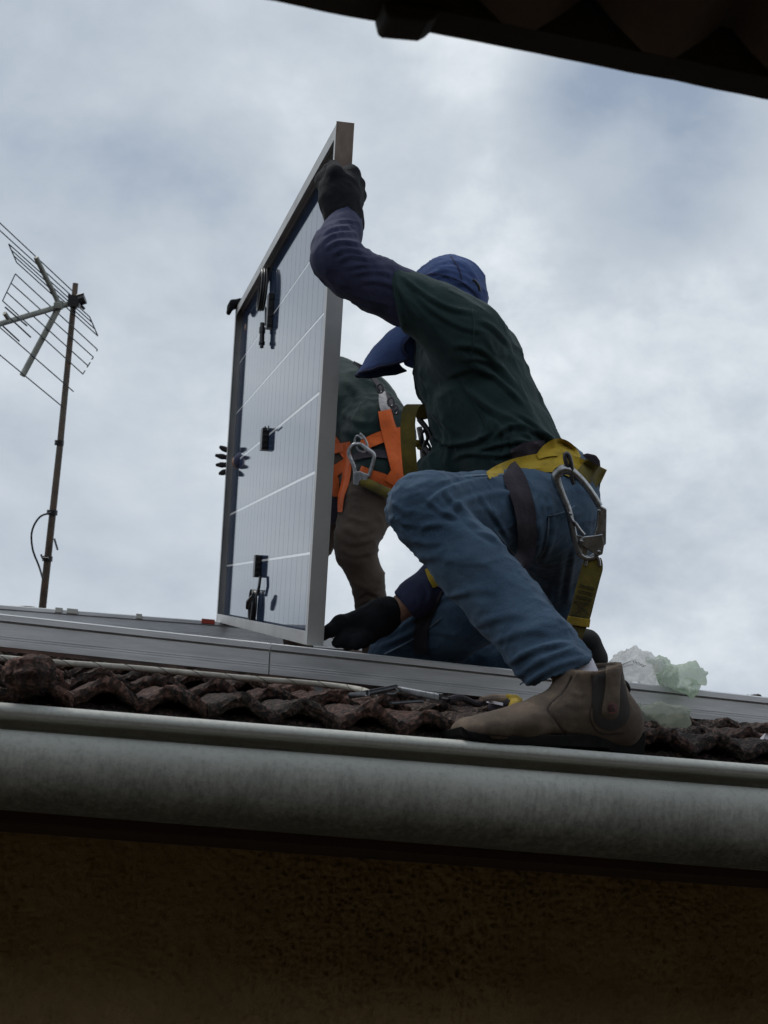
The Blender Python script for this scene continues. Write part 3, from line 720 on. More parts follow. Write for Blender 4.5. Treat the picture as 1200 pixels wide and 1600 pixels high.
# ------------------------------------------------------------------ cloth, leather and skin
def CLOTH(name, c1, c2, weave=900, wb=.25, ns=5, sheen=.08, **k):
    return MAT(name, c1, c2, ns, .92, spec=.25, sheen=sheen, bump=(34, .35, .010), bump2=(weave, wb, .0008), **k)
m_shirt = CLOTH('dark_green_jersey', (.014, .031, .033), (.023, .046, .046))
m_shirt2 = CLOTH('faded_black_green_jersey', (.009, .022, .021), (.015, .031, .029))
m_navy = CLOTH('navy_stretch_sleeve', (.028, .033, .074), (.040, .044, .092), ns=9)
m_denim = CLOTH('blue_denim', (.029, .060, .108), (.074, .124, .188), weave=700, wb=.5, ns=8, c3=(.085, .14, .21), n3scale=420, n3amt=.35, contrast=(.3, .7))
m_brown = CLOTH('brown_trousers', (.066, .048, .038), (.095, .070, .053), ns=7)
m_cap = CLOTH('blue_cap_cloth', (.045, .075, .190), (.060, .098, .240), ns=12)
m_glove = CLOTH('black_knit_glove', (.005, .006, .008), (.010, .011, .014), weave=380, wb=.7, ns=20, sheen=.03)
m_glove2 = CLOTH('grey_palm_glove', (.05, .045, .048), (.03, .028, .03), ns=20)
m_skin = MAT('skin', (.30, .155, .10), (.24, .12, .08), 20, .6, bump=(200, .2, .001))
m_suede = MAT('nubuck_leather', (.125, .092, .068), (.072, .054, .042), 11, .85, bump=(45, .35, .003), bump2=(300, .3, .0008), c3=(.21, .155, .11), n3scale=26, n3amt=.5, spec=.3)
m_sole = MAT('black_rubber', (.006, .006, .007), (.016, .015, .014), 30, .75, spec=.15, bump=(120, .3, .001))
m_elast = MAT('brown_elastic', (.040, .032, .029), (.028, .023, .021), 60, .9, stretch=(8, 8, 1), bump=(160, .4, .001))
m_sock = MAT('white_sock', (.62, .60, .66), rough=.9)
m_yellow = CLOTH('yellow_webbing', (.52, .36, .035), (.38, .26, .03), weave=500, wb=.5, ns=14, c3=(.16, .12, .03), n3scale=34, n3amt=.55, sheen=.1)
m_olive = CLOTH('soiled_yellow_webbing', (.19, .15, .03), (.09, .075, .025), weave=500, wb=.5, ns=22, sheen=.1)
m_orange = CLOTH('orange_webbing', (.72, .14, .03), (.50, .095, .025), weave=500, wb=.5, ns=12, sheen=.1)
m_strap = CLOTH('black_webbing', (.026, .022, .030), (.042, .034, .044), weave=500, wb=.5, ns=12, sheen=.1)
m_greyw = CLOTH('soiled_white_webbing', (.42, .40, .40), (.22, .21, .22), ns=40, sheen=.1)
m_stitch = MAT('dark_stitching', (.03, .028, .02), rough=.9)
m_seam = CLOTH('denim_seam', (.17, .23, .30), (.10, .15, .21), ns=60)
m_badge = MAT('badge_rubber', (.045, .02, .022), rough=.5); m_badge2 = MAT('badge_red', (.22, .05, .055), rough=.5)

def axis(p, q): v = np.array(at(*q)) - np.array(at(*p)); return v/np.linalg.norm(v)
VD = np.array(CF)

def wrinkles(V, F, amp, along, length, across, seed=0, mask=None):
    '''fine drawn creases running along one direction: sharp crests, warped so that they fork and die out'''
    a = along/np.linalg.norm(along); Nn = vnormals(V, F); o = Vector((seed*3.1, seed*5.7, seed*1.9)); d = np.empty(len(V)); al = (V@a); 
    for i, p in enumerate(V):
        q = Vector(p); wv = noise.noise(q*4+o); r = q - Vector(a)*float(al[i]); qq = r*across + Vector(a)*(al[i]*length) + Vector((wv, wv*.7, -wv))*.9 + o
        n1_ = noise.noise(qq); n2_ = noise.noise(qq*2.1)
        d[i] = (1-abs(n1_)*2.6)*.7 + (1-abs(n2_)*2.6)*.3
    d = np.clip(d, 0, 1)**2; 
    if mask is not None: d = d*mask
    return V + Nn*((d-d.mean())*amp)[:, None]
# ================================================================== worker in blue jeans
w1 = thing('person', on_roof(800, 1140, 0), 'person in jeans and blue cap kneeling with one arm raised to the panel', 'person')
SH = axis((700, 480, 2.80), (668, 548, 3.17)) # across the shoulders
HP = axis((858, 800, 2.80), (842, 822, 3.06)) # across the hips
# ---- body (one continuous figure, seen only at the right wrist)
bod1 = body([
    chain([(845, 800, 2.94, 62), (800, 700, 2.95, 66), (720, 560, 3.0, 62)], flat=(SH, 1.35)),
    chain([(720, 560, 3.0, 60), (700, 500, 3.02, 40), (693, 480, 3.03, 40)]),
    chain([(697, 446, 3.04, 44), (676, 505, 3.06, 40), (662, 548, 3.08, 28)]),
    chain([(655, 512, 3.07, 9), (646, 520, 3.08, 11)], k=.01), # nose
    chain([(690, 478, 2.955, 10), (688, 488, 2.955, 8)], k=.008), chain([(676, 492, 3.15, 10), (674, 500, 3.15, 8)], k=.008), # ears
    chain([(690, 496, 2.84, 34), (590, 447, 2.83, 32), (525, 405, 2.815, 28), (538, 352, 2.90, 20)]),
    chain([(690, 560, 3.17, 34), (732, 700, 3.20, 30), (742, 835, 3.17, 26), (680, 905, 3.15, 24), (636, 942, 3.115, 19.5), (612, 960, 3.10, 20)]),
    chain([(858, 800, 2.84, 62), (660, 790, 2.56, 42), (850, 1005, 2.43, 34), (918, 1084, 2.38, 22)]),
    chain([(842, 822, 3.04, 50), (622, 1042, 3.31, 34), (760, 1046, 3.30, 22), (868, 1012, 3.27, 18)]),
], k=.02)
def skin_face(V, F): return V
o, _b = soft('body', bod1, .006, m_skin, w1, 2)
hd = thing  # keeps the name free
# ---- jeans
cuff_n = axis((655, 792, 2.56), (842, 1006, 2.46))
cuffp = J(880, 1040, 2.44)
cn = np.array(at(884, 1062, 2.44)) - np.array(at(846, 1018, 2.47)); cn = cn/np.linalg.norm(cn)
near_leg = chain([(852, 802, 2.83, 78), (748, 802, 2.69, 64), (672, 792, 2.565, 54), (655, 793, 2.555, 49), (668, 810, 2.55, 50), (736, 882, 2.52, 58), (792, 948, 2.49, 57), (846, 1012, 2.435, 54), (885, 1060, 2.40, 54)], flat=None)
near_leg['clip'] = (np.array(at(870, 1051, 2.40)), axis((845, 1003, 2.41), (874, 1069, 2.41)))
jeans = body([
    near_leg,
    chain([(846, 792, 2.93, 80), (862, 850, 2.93, 62)], flat=(HP, 1.35), k=.05),
    chain([(846, 760, 2.93, 78), (850, 800, 2.93, 76)], flat=(HP, 1.35), k=.05),
    chain([(850, 840, 3.02, 72), (735, 945, 3.16, 66), (622, 1036, 3.29, 50)], k=.03),
    chain([(632, 1050, 3.31, 48), (760, 1044, 3.29, 46), (872, 1004, 3.26, 36)], k=.03),
    chain([(868, 880, 2.98, 44), (866, 950, 3.04, 38)], k=.05),
], k=.035, sub=[chain([(872, 1042, 2.41, 40), (905, 1084, 2.39, 49)])])
JF = [ # creases at knee, thigh, calf and cuff
    ([(800, 745), (740, 752), (690, 768), (655, 800)], 5, 0.0047), ([(840, 775), (780, 770), (720, 785), (680, 815)], 6, 0.0047),
    ([(690, 760), (712, 790), (745, 812)], 4, .004), ([(660, 775), (690, 800), (720, 810)], 4, 0.0047), ([(700, 770), (740, 820), (790, 850)], 5, .004),
    ([(618, 812), (650, 822), (700, 820)], 5, 0.0030), ([(624, 840), (660, 850), (700, 846)], 6, .002), ([(740, 765), (775, 810), (800, 850)], 4, .003),
    ([(820, 760), (838, 800), (842, 850), (825, 890)], 6, .003), ([(858, 770), (862, 820), (850, 870)], 4, .004), ([(850, 765), (845, 800)], 4, .003), ([(872, 800), (860, 850), (835, 900)], 5, .003),
    ([(640, 880), (680, 870), (720, 880)], 7, 0.0024), ([(700, 935), (740, 922), (790, 925)], 8, .002), ([(735, 980), (780, 965), (830, 960)], 7, 0.0030), ([(760, 1010), (810, 990), (870, 985)], 6, 0.0035),
    ([(790, 1040), (835, 1015), (890, 1003)], 5, 0.0043), ([(800, 1062), (850, 1030), (905, 1010)], 5, .004), ([(812, 1075), (860, 1045), (918, 1028)], 5, 0.0047),
    ([(575, 1005), (620, 985), (680, 945)], 4, .003), ([(590, 1012), (640, 992), (700, 960)], 4, 0.0034), ([(640, 960), (690, 935), (740, 925)], 5, .004), ([(650, 985), (700, 990), (760, 1010)], 6, .003),
    ([(880, 870), (870, 920), (860, 960)], 6, .003), ([(900, 850), (890, 905), (885, 950)], 5, .003), ([(640, 745), (615, 775), (612, 800)], 6, .002),
    # seams stand proud, without a groove
    ([(818, 742), (760, 742), (700, 750), (672, 760)], 2.2, .0016, 1), ([(772, 828), (800, 862), (840, 912), (872, 962), (905, 1025)], 2.2, .0016, 1),
    ([(856, 805), (885, 800), (900, 790)], 1.8, .0014, 1), ([(858, 805), (853, 850), (836, 880)], 1.8, .0014, 1), ([(600, 1022), (650, 996), (690, 965)], 1.8, .0014, 1),
    ([(808, 1072), (850, 1042), (880, 1030), (924, 1020)], 1.6, -.0016, 1), ([(812, 1086), (835, 1062), (880, 1046), (930, 1034)], 4, .002, 1)]
def jpost(V, F):
    V = rumple(V, F, .0022, 11, 3, (1, 1, 1.6)); V = rumple(V, F, .0006, 34, 5); x, y, D = project(V)
    kn = np.exp(-((x-640)**2+(y-790)**2)/70**2) + np.exp(-((x-860)**2+(y-1035)**2)/62**2) + .5*np.exp(-((x-850)**2+(y-820)**2)/70**2) + .35
    V = wrinkles(V, F, .0065, axis((640, 830, 2.5), (740, 790, 2.5)), 3, 26, 4, np.clip(kn, 0, 1)); return fold(V, F, JF)
o, bj = soft('jeans', jeans, .0042, m_denim, w1, 2, jpost)
for pts in ([(816, 743), (770, 741), (720, 745), (675, 757)], [(776, 832), (800, 862), (840, 912), (872, 962), (903, 1022)], [(856, 806), (872, 803), (888, 797), (898, 790)], [(858, 808), (854, 850), (838, 880)], [(600, 1022), (650, 996), (690, 965)], [(812, 1070), (842, 1050), (880, 1032), (924, 1018)]):
    strap_px('seam', [bj], [(x, y, 2.4) for x, y in pts], m_seam, w1, thick=.0006, lift=.0004, D=2.9)
# ---- shirt
slv_n = np.array(at(618, 463, 2.835)) - np.array(at(690, 478, 2.82)); slv_n /= np.linalg.norm(slv_n)
e_up, e_dn = np.array(at(611, 416, 2.84)), np.array(at(627, 510, 2.83)); ed = e_dn-e_up; ed /= np.linalg.norm(ed); slv_n = slv_n-ed*(slv_n@ed); slv_n /= np.linalg.norm(slv_n)
sleeve = chain([(724, 527, 2.84, 55), (678, 489, 2.83, 47), (640, 472, 2.832, 46), (600, 457, 2.835, 47.5)], clip=(e_up, slv_n))
sl2n = axis((728, 640, 3.18), (740, 730, 3.2))
shirt = body([
    chain([(803, 745, 2.94, 86), (782, 700, 2.945, 87), (755, 640, 2.96, 86), (727, 580, 2.985, 80), (710, 536, 3.0, 62)], flat=(SH, 1.42), k=.04),
    sleeve, chain([(758, 558, 2.90, 44), (730, 528, 2.86, 50)], k=.06),
    chain([(694, 562, 3.14, 46), (728, 660, 3.19, 44), (742, 730, 3.20, 44)], clip=(np.array(at(740, 730, 3.2)), sl2n)),
    chain([(732, 516, 2.97, 40), (708, 497, 3.02, 38)], k=.04),
    chain([(690, 735, 2.95, 36), (720, 720, 2.95, 40)], flat=(SH, 1.3), k=.03),
], k=.035)
w_n = axis((790, 690, 2.94), (818, 765, 2.93))
SF = [([(622, 425), (652, 452), (700, 480), (755, 492)], 4.0, 0.0052), ([(640, 440), (670, 480), (720, 510), (765, 520)], 4.8, 0.0039), ([(618, 440), (640, 480), (660, 505)], 4.0, 0.0039),
      ([(738, 480), (740, 505), (736, 540)], 2, .002, 1), ([(745, 500), (770, 512), (800, 545)], 4.0, 0.0046), ([(700, 540), (750, 545), (800, 590)], 5.6, 0.0059), ([(715, 560), (765, 565), (815, 610)], 4.8, 0.0059),
      ([(690, 590), (740, 575), (780, 590)], 5.6, 0.0039), ([(722, 560), (775, 590), (825, 640)], 4.0, 0.0052), ([(720, 600), (770, 640), (835, 670)], 5.6, 0.0059), ([(715, 575), (740, 620), (800, 665), (850, 690)], 4.0, 0.0039),
      ([(660, 610), (680, 650), (740, 690)], 6.4, 0.0039), ([(668, 645), (690, 690), (740, 690), (775, 668)], 4.0, 0.0078), ([(735, 620), (755, 650), (765, 675)], 2.4, 0.0039),
      ([(765, 690), (800, 665), (850, 680), (872, 700)], 4.0, 0.0078), ([(740, 705), (780, 695), (820, 690), (860, 705)], 3.2, 0.0065), ([(700, 720), (735, 708), (780, 712), (830, 700)], 4.0, 0.0065), ([(800, 640), (840, 668), (866, 700)], 4.0, 0.0052),
      ([(650, 560), (655, 600), (672, 640)], 5.6, 0.0039), ([(690, 660), (700, 700), (695, 730)], 4.8, 0.0039), ([(770, 650), (790, 690), (785, 720)], 3.2, 0.0039), ([(818, 652), (800, 680), (806, 712)], 3.2, 0.0039),
      ([(616, 420), (622, 460), (631, 506)], 2, .0012, 1)]
def spost(V, F):
    V = rumple(V, F, .0030, 9, 8, (1, 1, 1.2)); V = rumple(V, F, .0006, 24, 2); x, y, D = project(V)
    V = wrinkles(V, F, .0095, axis((700, 560, 2.9), (860, 690, 2.9)), 2.5, 17, 3, np.clip(.35+(y-480)/260, .25, 1)); return fold(V, F, SF)
o, bs = soft('shirt', shirt, .0040, m_shirt, w1, 2, spost)
m_hem = CLOTH('jersey_hem', (.030, .056, .056), (.020, .040, .042))
for pts, wd in (([(615, 419), (618, 440), (624, 470), (631, 506)], 1.6), ([(738, 484), (741, 505), (739, 540), (733, 566)], 1.6), ([(700, 452), (722, 461), (742, 473), (760, 484)], 4), ([(735, 622), (750, 645), (763, 672)], 1.4)):
    strap_px('shirt_seam', [bs], [(x, y, wd) for x, y in pts], m_hem, w1, thick=.0008, lift=.0003, D=2.85)
# ---- long navy undersleeves
arm = body([chain([(690, 492, 2.83, 38), (628, 464, 2.84, 43), (590, 446, 2.83, 42.5), (548, 424, 2.82, 41), (526, 405, 2.815, 39.5), (524, 388, 2.84, 36), (534, 366, 2.88, 31), (541, 346, 2.91, 27)])], k=.02)
AF = [([(500, 372), (520, 358), (560, 352)], 3, .003), ([(498, 382), (525, 366), (568, 366)], 3.2, .0035), ([(505, 392), (530, 378), (570, 382)], 3.2, .004), ([(515, 402), (540, 390), (578, 398)], 3.2, .004), ([(525, 412), (550, 400), (590, 410)], 3.5, .0035),
      ([(535, 420), (570, 414), (604, 418)], 3.5, .003), ([(545, 430), (585, 424), (620, 432)], 3.5, .003), ([(495, 420), (520, 440), (555, 450)], 6, .002), ([(560, 442), (590, 440), (624, 450)], 4, .0025), ([(540, 460), (580, 470), (620, 480)], 5, .002),
      ([(512, 350), (540, 345), (566, 350)], 2.4, .0025)]
o, ba = soft('sleeve', arm, .0045, m_navy, w1, 2, lambda V, F: fold(wrinkles(V, F, .0025, axis((600, 420, 2.85), (610, 500, 2.85)), 8, 40, 7), F, AF))
ca, cb = np.array(at(628, 942, 3.115)), axis((680, 905, 3.115), (628, 948, 3.11))
arm2 = body([chain([(728, 650, 3.19, 36), (736, 710, 3.20, 38), (744, 835, 3.17, 36), (690, 905, 3.15, 34), (652, 932, 3.12, 30), (625, 950, 3.11, 26)], clip=(ca, cb))], k=.02)
o, ba2 = soft('sleeve', arm2, .0045, m_navy, w1, 2, lambda V, F: fold(rumple(V, F, .0012, 24, 6), F, [([(640, 915), (655, 935), (652, 955)], 3, .002), ([(660, 900), (672, 925), (668, 945)], 4, .0025), ([(680, 890), (690, 915), (680, 935)], 4, .002)]))
# ---- gloves: five unequal fingers closed on what they hold
def finger(pts): return chain(pts, k=.006)
def glove(pr, fing, h=.003, m=None, parent=None, name='glove', seed=0):
    f = body(pr + [finger(p) for p in fing], k=.012)
    return soft(name, f, h, m or m_glove, parent, 1, lambda V, F: rumple(V, F, .0012, 42, seed))
palmN = VD
glove([chain([(541, 349, 2.905, 29), (536, 335, 2.915, 29), (531, 312, 2.925, 32), (528, 292, 2.930, 27)], flat=(VD, .8))],
      [[(516, 300, 2.930, 17), (505, 283, 2.965, 12), (513, 264, 2.990, 9.5)],              # thumb on the back glass
       [(530, 292, 2.925, 19), (524, 272, 2.920, 13), (521, 261, 2.945, 11)],               # first finger, bent over the frame
       [(545, 292, 2.930, 17), (551, 272, 2.955, 11), (549, 268, 2.990, 9), (538, 268, 3.020, 8)],
       [(551, 306, 2.935, 16), (559, 288, 2.965, 10), (556, 283, 3.000, 9), (545, 284, 3.030, 8)],
       [(553, 320, 2.935, 15), (562, 306, 2.965, 9), (560, 302, 2.995, 8), (550, 302, 3.020, 7)]], parent=w1, seed=3)
glove([chain([(604, 962, 3.100, 24), (594, 966, 3.100, 28), (572, 976, 3.110, 27), (560, 980, 3.110, 22)], flat=(VD, .9)),
       chain([(606, 955, 3.098, 23), (594, 964, 3.100, 26)])],
      [[(552, 972, 3.100, 17), (532, 974, 3.080, 12), (514, 986, 3.060, 9), (505, 994, 3.19, 7.5)],   # first finger reaching for the panel's foot
       [(558, 984, 3.100, 13), (542, 990, 3.075, 9), (532, 998, 3.065, 7)],
       [(556, 992, 3.090, 15), (540, 1001, 3.065, 10), (526, 1005, 3.060, 8)],
       [(572, 994, 3.085, 14), (556, 1004, 3.060, 10), (542, 1009, 3.195, 8)],
       [(580, 992, 3.120, 14), (566, 1000, 3.150, 11), (550, 1002, 3.170, 9)]], parent=w1, seed=6)
b = GB(); b.tube([at(594, 958, 3.095), at(600, 957, 3.095), at(606, 953, 3.095)], [.034, .037, .034], 14); b.build('glove_cuff', m_glove, w1, True)
# ---- cap with crown, neck cloth and drooping brim
HA = axis((672, 520, 3.07), (704, 440, 3.03)) # up through the head
HS = SH; HFv = np.cross(HS, HA); HFv /= np.linalg.norm(HFv)
if (HFv @ np.array(CR)) > 0: HFv = -HFv   # forwards: left in the photograph
cap = body([chain([(703, 455, 3.03, 56), (690, 470, 3.035, 58)], flat=(HS, 1.0)), chain([(716, 462, 3.03, 42), (730, 478, 3.01, 28), (740, 498, 2.98, 18)], k=.03), chain([(688, 478, 3.045, 54), (668, 520, 3.065, 42), (655, 548, 3.08, 30)], k=.03)], k=.03)
CPF = [([(665, 432), (685, 425), (705, 422)], 3, .003), ([(672, 438), (695, 430), (712, 440)], 3, .003), ([(700, 405), (725, 415), (748, 440)], 3, .0025), ([(708, 440), (730, 445), (748, 462)], 4, .003), ([(720, 425), (742, 445), (752, 470)], 4, .003), ([(680, 418), (712, 418), (740, 430)], 2.2, .002),
       ([(738, 436), (748, 446), (752, 458)], 2.5, .003), ([(715, 455), (735, 465), (750, 478)], 4, .003)]
o, bc = soft('cap', cap, .0042, m_cap, w1, 2, lambda V, F: fold(wrinkles(V, F, .004, axis((650, 430, 3), (750, 470, 3)), 12, 30, 12), F, CPF))
# brim: a half cone of cloth from the forehead, drooping at both sides
v = []; nu_, nv_ = 14, 16
rootc, tip = np.array(at(652, 518, 3.05)), np.array(at(563, 589, 3.0)); bd = tip-rootc; BLn = np.linalg.norm(bd); bd /= BLn
bn = np.cross(HS, bd); bn /= np.linalg.norm(bn)
if bn @ np.array(CU) < 0: bn = -bn
for i in range(nu_+1):
    u = i/nu_
    for j in range(nv_+1):
        th = (j/nv_-.5)*2; R_ = .078*(1-.25*u)
        ang = th*(1.0+.45*u); ln = u*(1-.62*th*th*u**1.0) 
        p = rootc + bd*BLn*ln*1.03 + HS*R_*sin(ang) + bn*(R_*cos(ang)-.045*(1-u) - .050*u + .012*sin(u*pi)) + bn*.0015*sin(j*2.3+i)
        v.append(p)
f = [(i*(nv_+1)+j, i*(nv_+1)+j+1, (i+1)*(nv_+1)+j+1, (i+1)*(nv_+1)+j) for i in range(nu_) for j in range(nv_)]
rim = [v[nu_*(nv_+1)+j] for j in range(nv_+1)]; b = GB(); b.tube([v[i*(nv_+1)] for i in range(nu_)] + rim + [v[i*(nv_+1)+nv_] for i in range(nu_-1, -1, -1)], .0028, 6)
o = mesh('cap_brim', v, f, m_cap, w1, True); b.build('brim_binding', m_navy, o, True); md = o.modifiers.new('s', 'SOLIDIFY'); md.thickness = .003
for pts in ([(655, 432), (680, 428), (712, 436), (738, 454), (752, 472)], [(704, 400), (716, 418), (722, 438)]):
    strap_px('cap_seam', [bc], [(x, y, 2.2) for x, y in pts], m_navy, w1, thick=.0006, lift=.0004, D=3.0)
b = GB(); b.tube([at(x, y, 2.945) for x, y in ((739, 437), (744, 441), (748, 447), (750, 455))], .003, 6); b.build('cap_toggle', m_black, w1, True)
# ---- near boot
def bp(x, y, D=2.360): return J(x, y, D)
FW = axis((705, 1150, 2.290), (1000, 1165, 2.400)); WD = np.array(CF) - FW*(np.array(CF)@FW); WD -= np.array((0, 0, 1))*WD[2]; WD /= np.linalg.norm(WD)
boot = body([
    chain([(730, 1145, 2.305, 24), (760, 1141, 2.315, 25), (812, 1134, 2.335, 29)], flat=(WD, 2.1), k=.02),
    chain([(800, 1137, 2.330, 24), (848, 1122, 2.350, 31), (900, 1112, 2.370, 40)], flat=(WD, 1.25), k=.03),
    chain([(880, 1135, 2.360, 28), (966, 1133, 2.400, 37)], flat=(WD, 1.05), k=.03),
    chain([(950, 1118, 2.390, 43), (934, 1085, 2.385, 44), (923, 1040, 2.380, 49)], flat=(WD, 1.0), k=.03, clip=(bp(905, 1046, 2.380), axis((930, 1090, 2.380), (921, 1037, 2.380)))),
    chain([(858, 1114, 2.355, 28), (892, 1088, 2.370, 29), (896, 1062, 2.375, 28)], flat=(WD, 1.2), k=.02),
], k=.03, sub=[chain([(926, 1070, 2.382, 38), (920, 1020, 2.380, 43)])])
BF = [([(897, 1052), (884, 1075), (857, 1105), (866, 1122), (884, 1148)], 1.5, -.0020, 1), ([(900, 1053), (887, 1077), (861, 1105), (870, 1121)], 2.0, .0012, 1), ([(888, 1080), (905, 1086), (922, 1082)], 3, .0012),
      ([(822, 1108), (845, 1118), (870, 1122)], 6, .0010), ([(880, 1096), (900, 1104), (922, 1100)], 5, .0010), ([(926, 1045), (928, 1085), (924, 1120), (940, 1142), (975, 1140), (988, 1115)], 1.4, .001, 1)]
o, bb = soft('boot', boot, .0035, m_suede, w1, 2, lambda V, F: fold(rumple(V, F, .001, 22, 1), F, BF))
# sole: outline swept across the width of the foot, heel block and arch
up = [(704, 1138), (714, 1146), (745, 1151), (800, 1153), (870, 1152), (930, 1150), (985, 1147), (1005, 1143)]
lo = [(1004, 1164), (1002, 1180), (940, 1178), (936, 1173), (880, 1171), (812, 1170), (760, 1166), (720, 1160), (706, 1152)]
def sole_ring(s): # s in -1..1 across
    o_ = []
    for x, y in up+lo:
        t = (x-705)/298; D = 2.292 + t*.108; wdt = .0515*(sin(pi*min(1, max(0, t*.9+.08))**.62)**.45)*(1-.18*t)
        o_.append(at(x, y, D) + Vector(WD)*(wdt*s))
    return o_
rings = [sole_ring(s) for s in (-1.0, -.6, 0, .6, 1.0)]; n = len(up+lo); v = [p for r_ in rings for p in r_]
f = [(i*n+k, i*n+(k+1) % n, (i+1)*n+(k+1) % n, (i+1)*n+k) for i in range(4) for k in range(n)] + [tuple(range(n))[::-1], tuple(range(4*n, 5*n))]
b = GB(); b.add(v, f); o = b.build('boot_sole', m_sole, w1, True, bev=.002)
def patch(name, bv, pts, m, parent, lift=.0012, thick=.002, n=7, label=None): # outline laid on the leather
    P = spline(pts+[pts[0]], 4)[:-1]; c = np.mean(P, 0); v = []; K_ = len(P); rings_ = []
    for q in range(n+1):
        s = q/n
        for p in P:
            x, y = c + (p-c)*s; h_, hn = cast(bv, x, y); 
            if h_ is None: h_ = at(x, y, 2.350); hn = Vector(-VD)
            v.append(h_ + (EYE-h_).normalized()*(lift+thick*(1 if q < n else .2)))
    f = [(q*K_+k, q*K_+(k+1) % K_, (q+1)*K_+(k+1) % K_, (q+1)*K_+k) for q in range(1, n) for k in range(K_)] + [(K_+k, 0, K_+(k+1) % K_) for k in range(K_)]
    return recalc(mesh(name, v, f, m, parent, True))
patch('elastic_panel', bb, [(928, 1046), (968, 1043), (980, 1085), (984, 1118), (968, 1138), (945, 1140), (929, 1126), (926, 1090)], m_elast, w1, thick=.0012)
patch('pull_tab', bb, [(947, 1040), (958, 1039.5), (970, 1041), (969, 1080), (967, 1116), (957, 1125), (942, 1121), (940, 1110), (945, 1080)], m_suede, w1, thick=.0045)
bdg = patch('badge', bb, [(957+8*cos(a), 1107+8*sin(a)) for a in np.linspace(0, 2*pi, 9)[:-1]], m_badge, w1, lift=.0058, thick=.001, n=3)
h_, _q = cast(bb, 957, 1107); Db = (h_-EYE).dot(CF)-.0088
b = GB(); b.tube([at(957+7.6*cos(a), 1107+7.6*sin(a), Db) for a in np.linspace(0, 2*pi, 20)], .0006, 6, caps=False); b.build('badge_ring', m_badge2, bdg, True)
b = GB(); b.tube([at(x, y, Db) for x, y in ((952, 1108), (955, 1103), (957, 1107), (960, 1104), (962, 1109))], .0006, 6); b.build('badge_mark', m_badge2, bdg, True)
for pts in ([(893, 1056), (880, 1080), (856, 1106), (868, 1126), (886, 1152)], [(924, 1046), (926, 1090), (922, 1122), (938, 1146), (975, 1146)], [(718, 1140), (760, 1148), (820, 1152), (900, 1152)]):
    strap_px('boot_seam', [bb], [(x, y, 1.6) for x, y in pts], m_elast, w1, thick=.0008, lift=.0002, D=2.36)
b = GB(); b.tube([at(*q) for q in spline([(971, 1062, 2.380), (979, 1068, 2.390), (983, 1078, 2.400), (976, 1084, 2.400), (972, 1072, 2.390)], 4)], .003, 8); b.build('pull_loop', m_elast, w1, True)
soft('sock', body([chain([(899, 1044, 2.400, 31), (914, 1086, 2.38, 35)])]), .004, m_sock, w1, 1)
# ---- far boot, sole upright behind the leg
fboot = body([chain([(872, 1004, 3.26, 26), (915, 1007, 3.25, 23), (925, 1030, 3.25, 23), (924, 1080, 3.26, 20), (918, 1108, 3.28, 16)], flat=(HP, 1.4))], k=.02)
o, _b = soft('boot', fboot, .006, m_sole, w1, 2); o['label'] = 'dark far boot with its sole upright'

# ---- climbing harness
front = [bj, bs]
strap_px('waist_belt', front, [(762, 743, 12), (780, 735, 18), (806, 729, 26), (840, 724, 30), (872, 722, 32), (900, 731, 34), (922, 741, 35), (941, 750, 35)], m_yellow, w1, thick=.003, lift=.006)
strap_px('waist_belt', front, [(840, 714, 8), (855, 704, 20), (873, 699, 28), (890, 706, 24), (904, 717, 12)], m_yellow, w1, thick=.003, lift=.012)
strap_px('leg_strap', front, [(792, 728, 30), (806, 752, 34), (819, 790, 32), (824, 830, 30), (822, 862, 28), (812, 884, 26)], m_strap, w1, thick=.003, lift=.013, hold=.62)
strap_px('back_pad', [bj, bs], [(800, 712, 18), (826, 702, 24), (852, 698, 20)], m_strap, w1, thick=.004, lift=.004)
b = GB(); ol = [at(x, y, 2.86) for x, y in ((890, 722), (900, 713), (918, 708), (932, 711), (938, 720), (940, 745), (936, 776), (922, 770), (905, 745))]; b.extrude(ol, Vector(CF)*.02); b.build('back_pad', m_strap, w1, bev=.004)
strap_px('belt_keeper', [bj], [(906, 730, 34), (925, 744, 38), (938, 752, 38)], m_olive, w1, thick=.004, lift=.016)
strap_px('leg_strap', [bj], [(688, 918, 12), (676, 940, 16), (662, 968, 20), (656, 1000, 22), (658, 1022, 22)], m_strap, w1, thick=.003, lift=.004, D=3.15)
strap_px('leg_strap', [bj], [(676, 946, 14), (662, 962, 14), (650, 976, 12)], m_strap, w1, thick=.004, lift=.008, D=3.15)
strap_px('thigh_webbing', [ba2], [(672, 886, 18), (678, 900, 20), (684, 916, 16)], m_yellow, w1, thick=.003, lift=.006, D=3.05)
# chest lanyard: a stiff loop of soiled webbing standing off the chest
b = GB(); b.ribbon([at(*q) for q in spline([(662, 655, 2.99), (653, 634, 2.96), (641, 640, 2.93), (637, 670, 2.91), (639, 710, 2.90), (643, 745, 2.91), (654, 764, 2.93), (662, 752, 2.96)], 6)], CR, [.026]*6 + [.029]*34 + [.024]*3, .003)
b.build('lanyard_loop', m_olive, w1, True)
b = GB(); b.tube([at(*q) for q in spline([(655, 668, 2.98), (659, 690, 2.99), (661, 715, 2.99), (664, 742, 2.99)], 4)], .006, 8); b.build('energy_absorber', m_greyw, w1, True)
for x, y, s in ((652, 693, 8), (664, 728, 9), (660, 739, 10), (668, 741, 8), (657, 699, 6)):
    b = GB(); b.sphere(at(x, y, 2.97), s*3/2300, 10, (1, .8, .75), (CR, CF, CU)); b.build('webbing_knot', m_olive, w1, True)
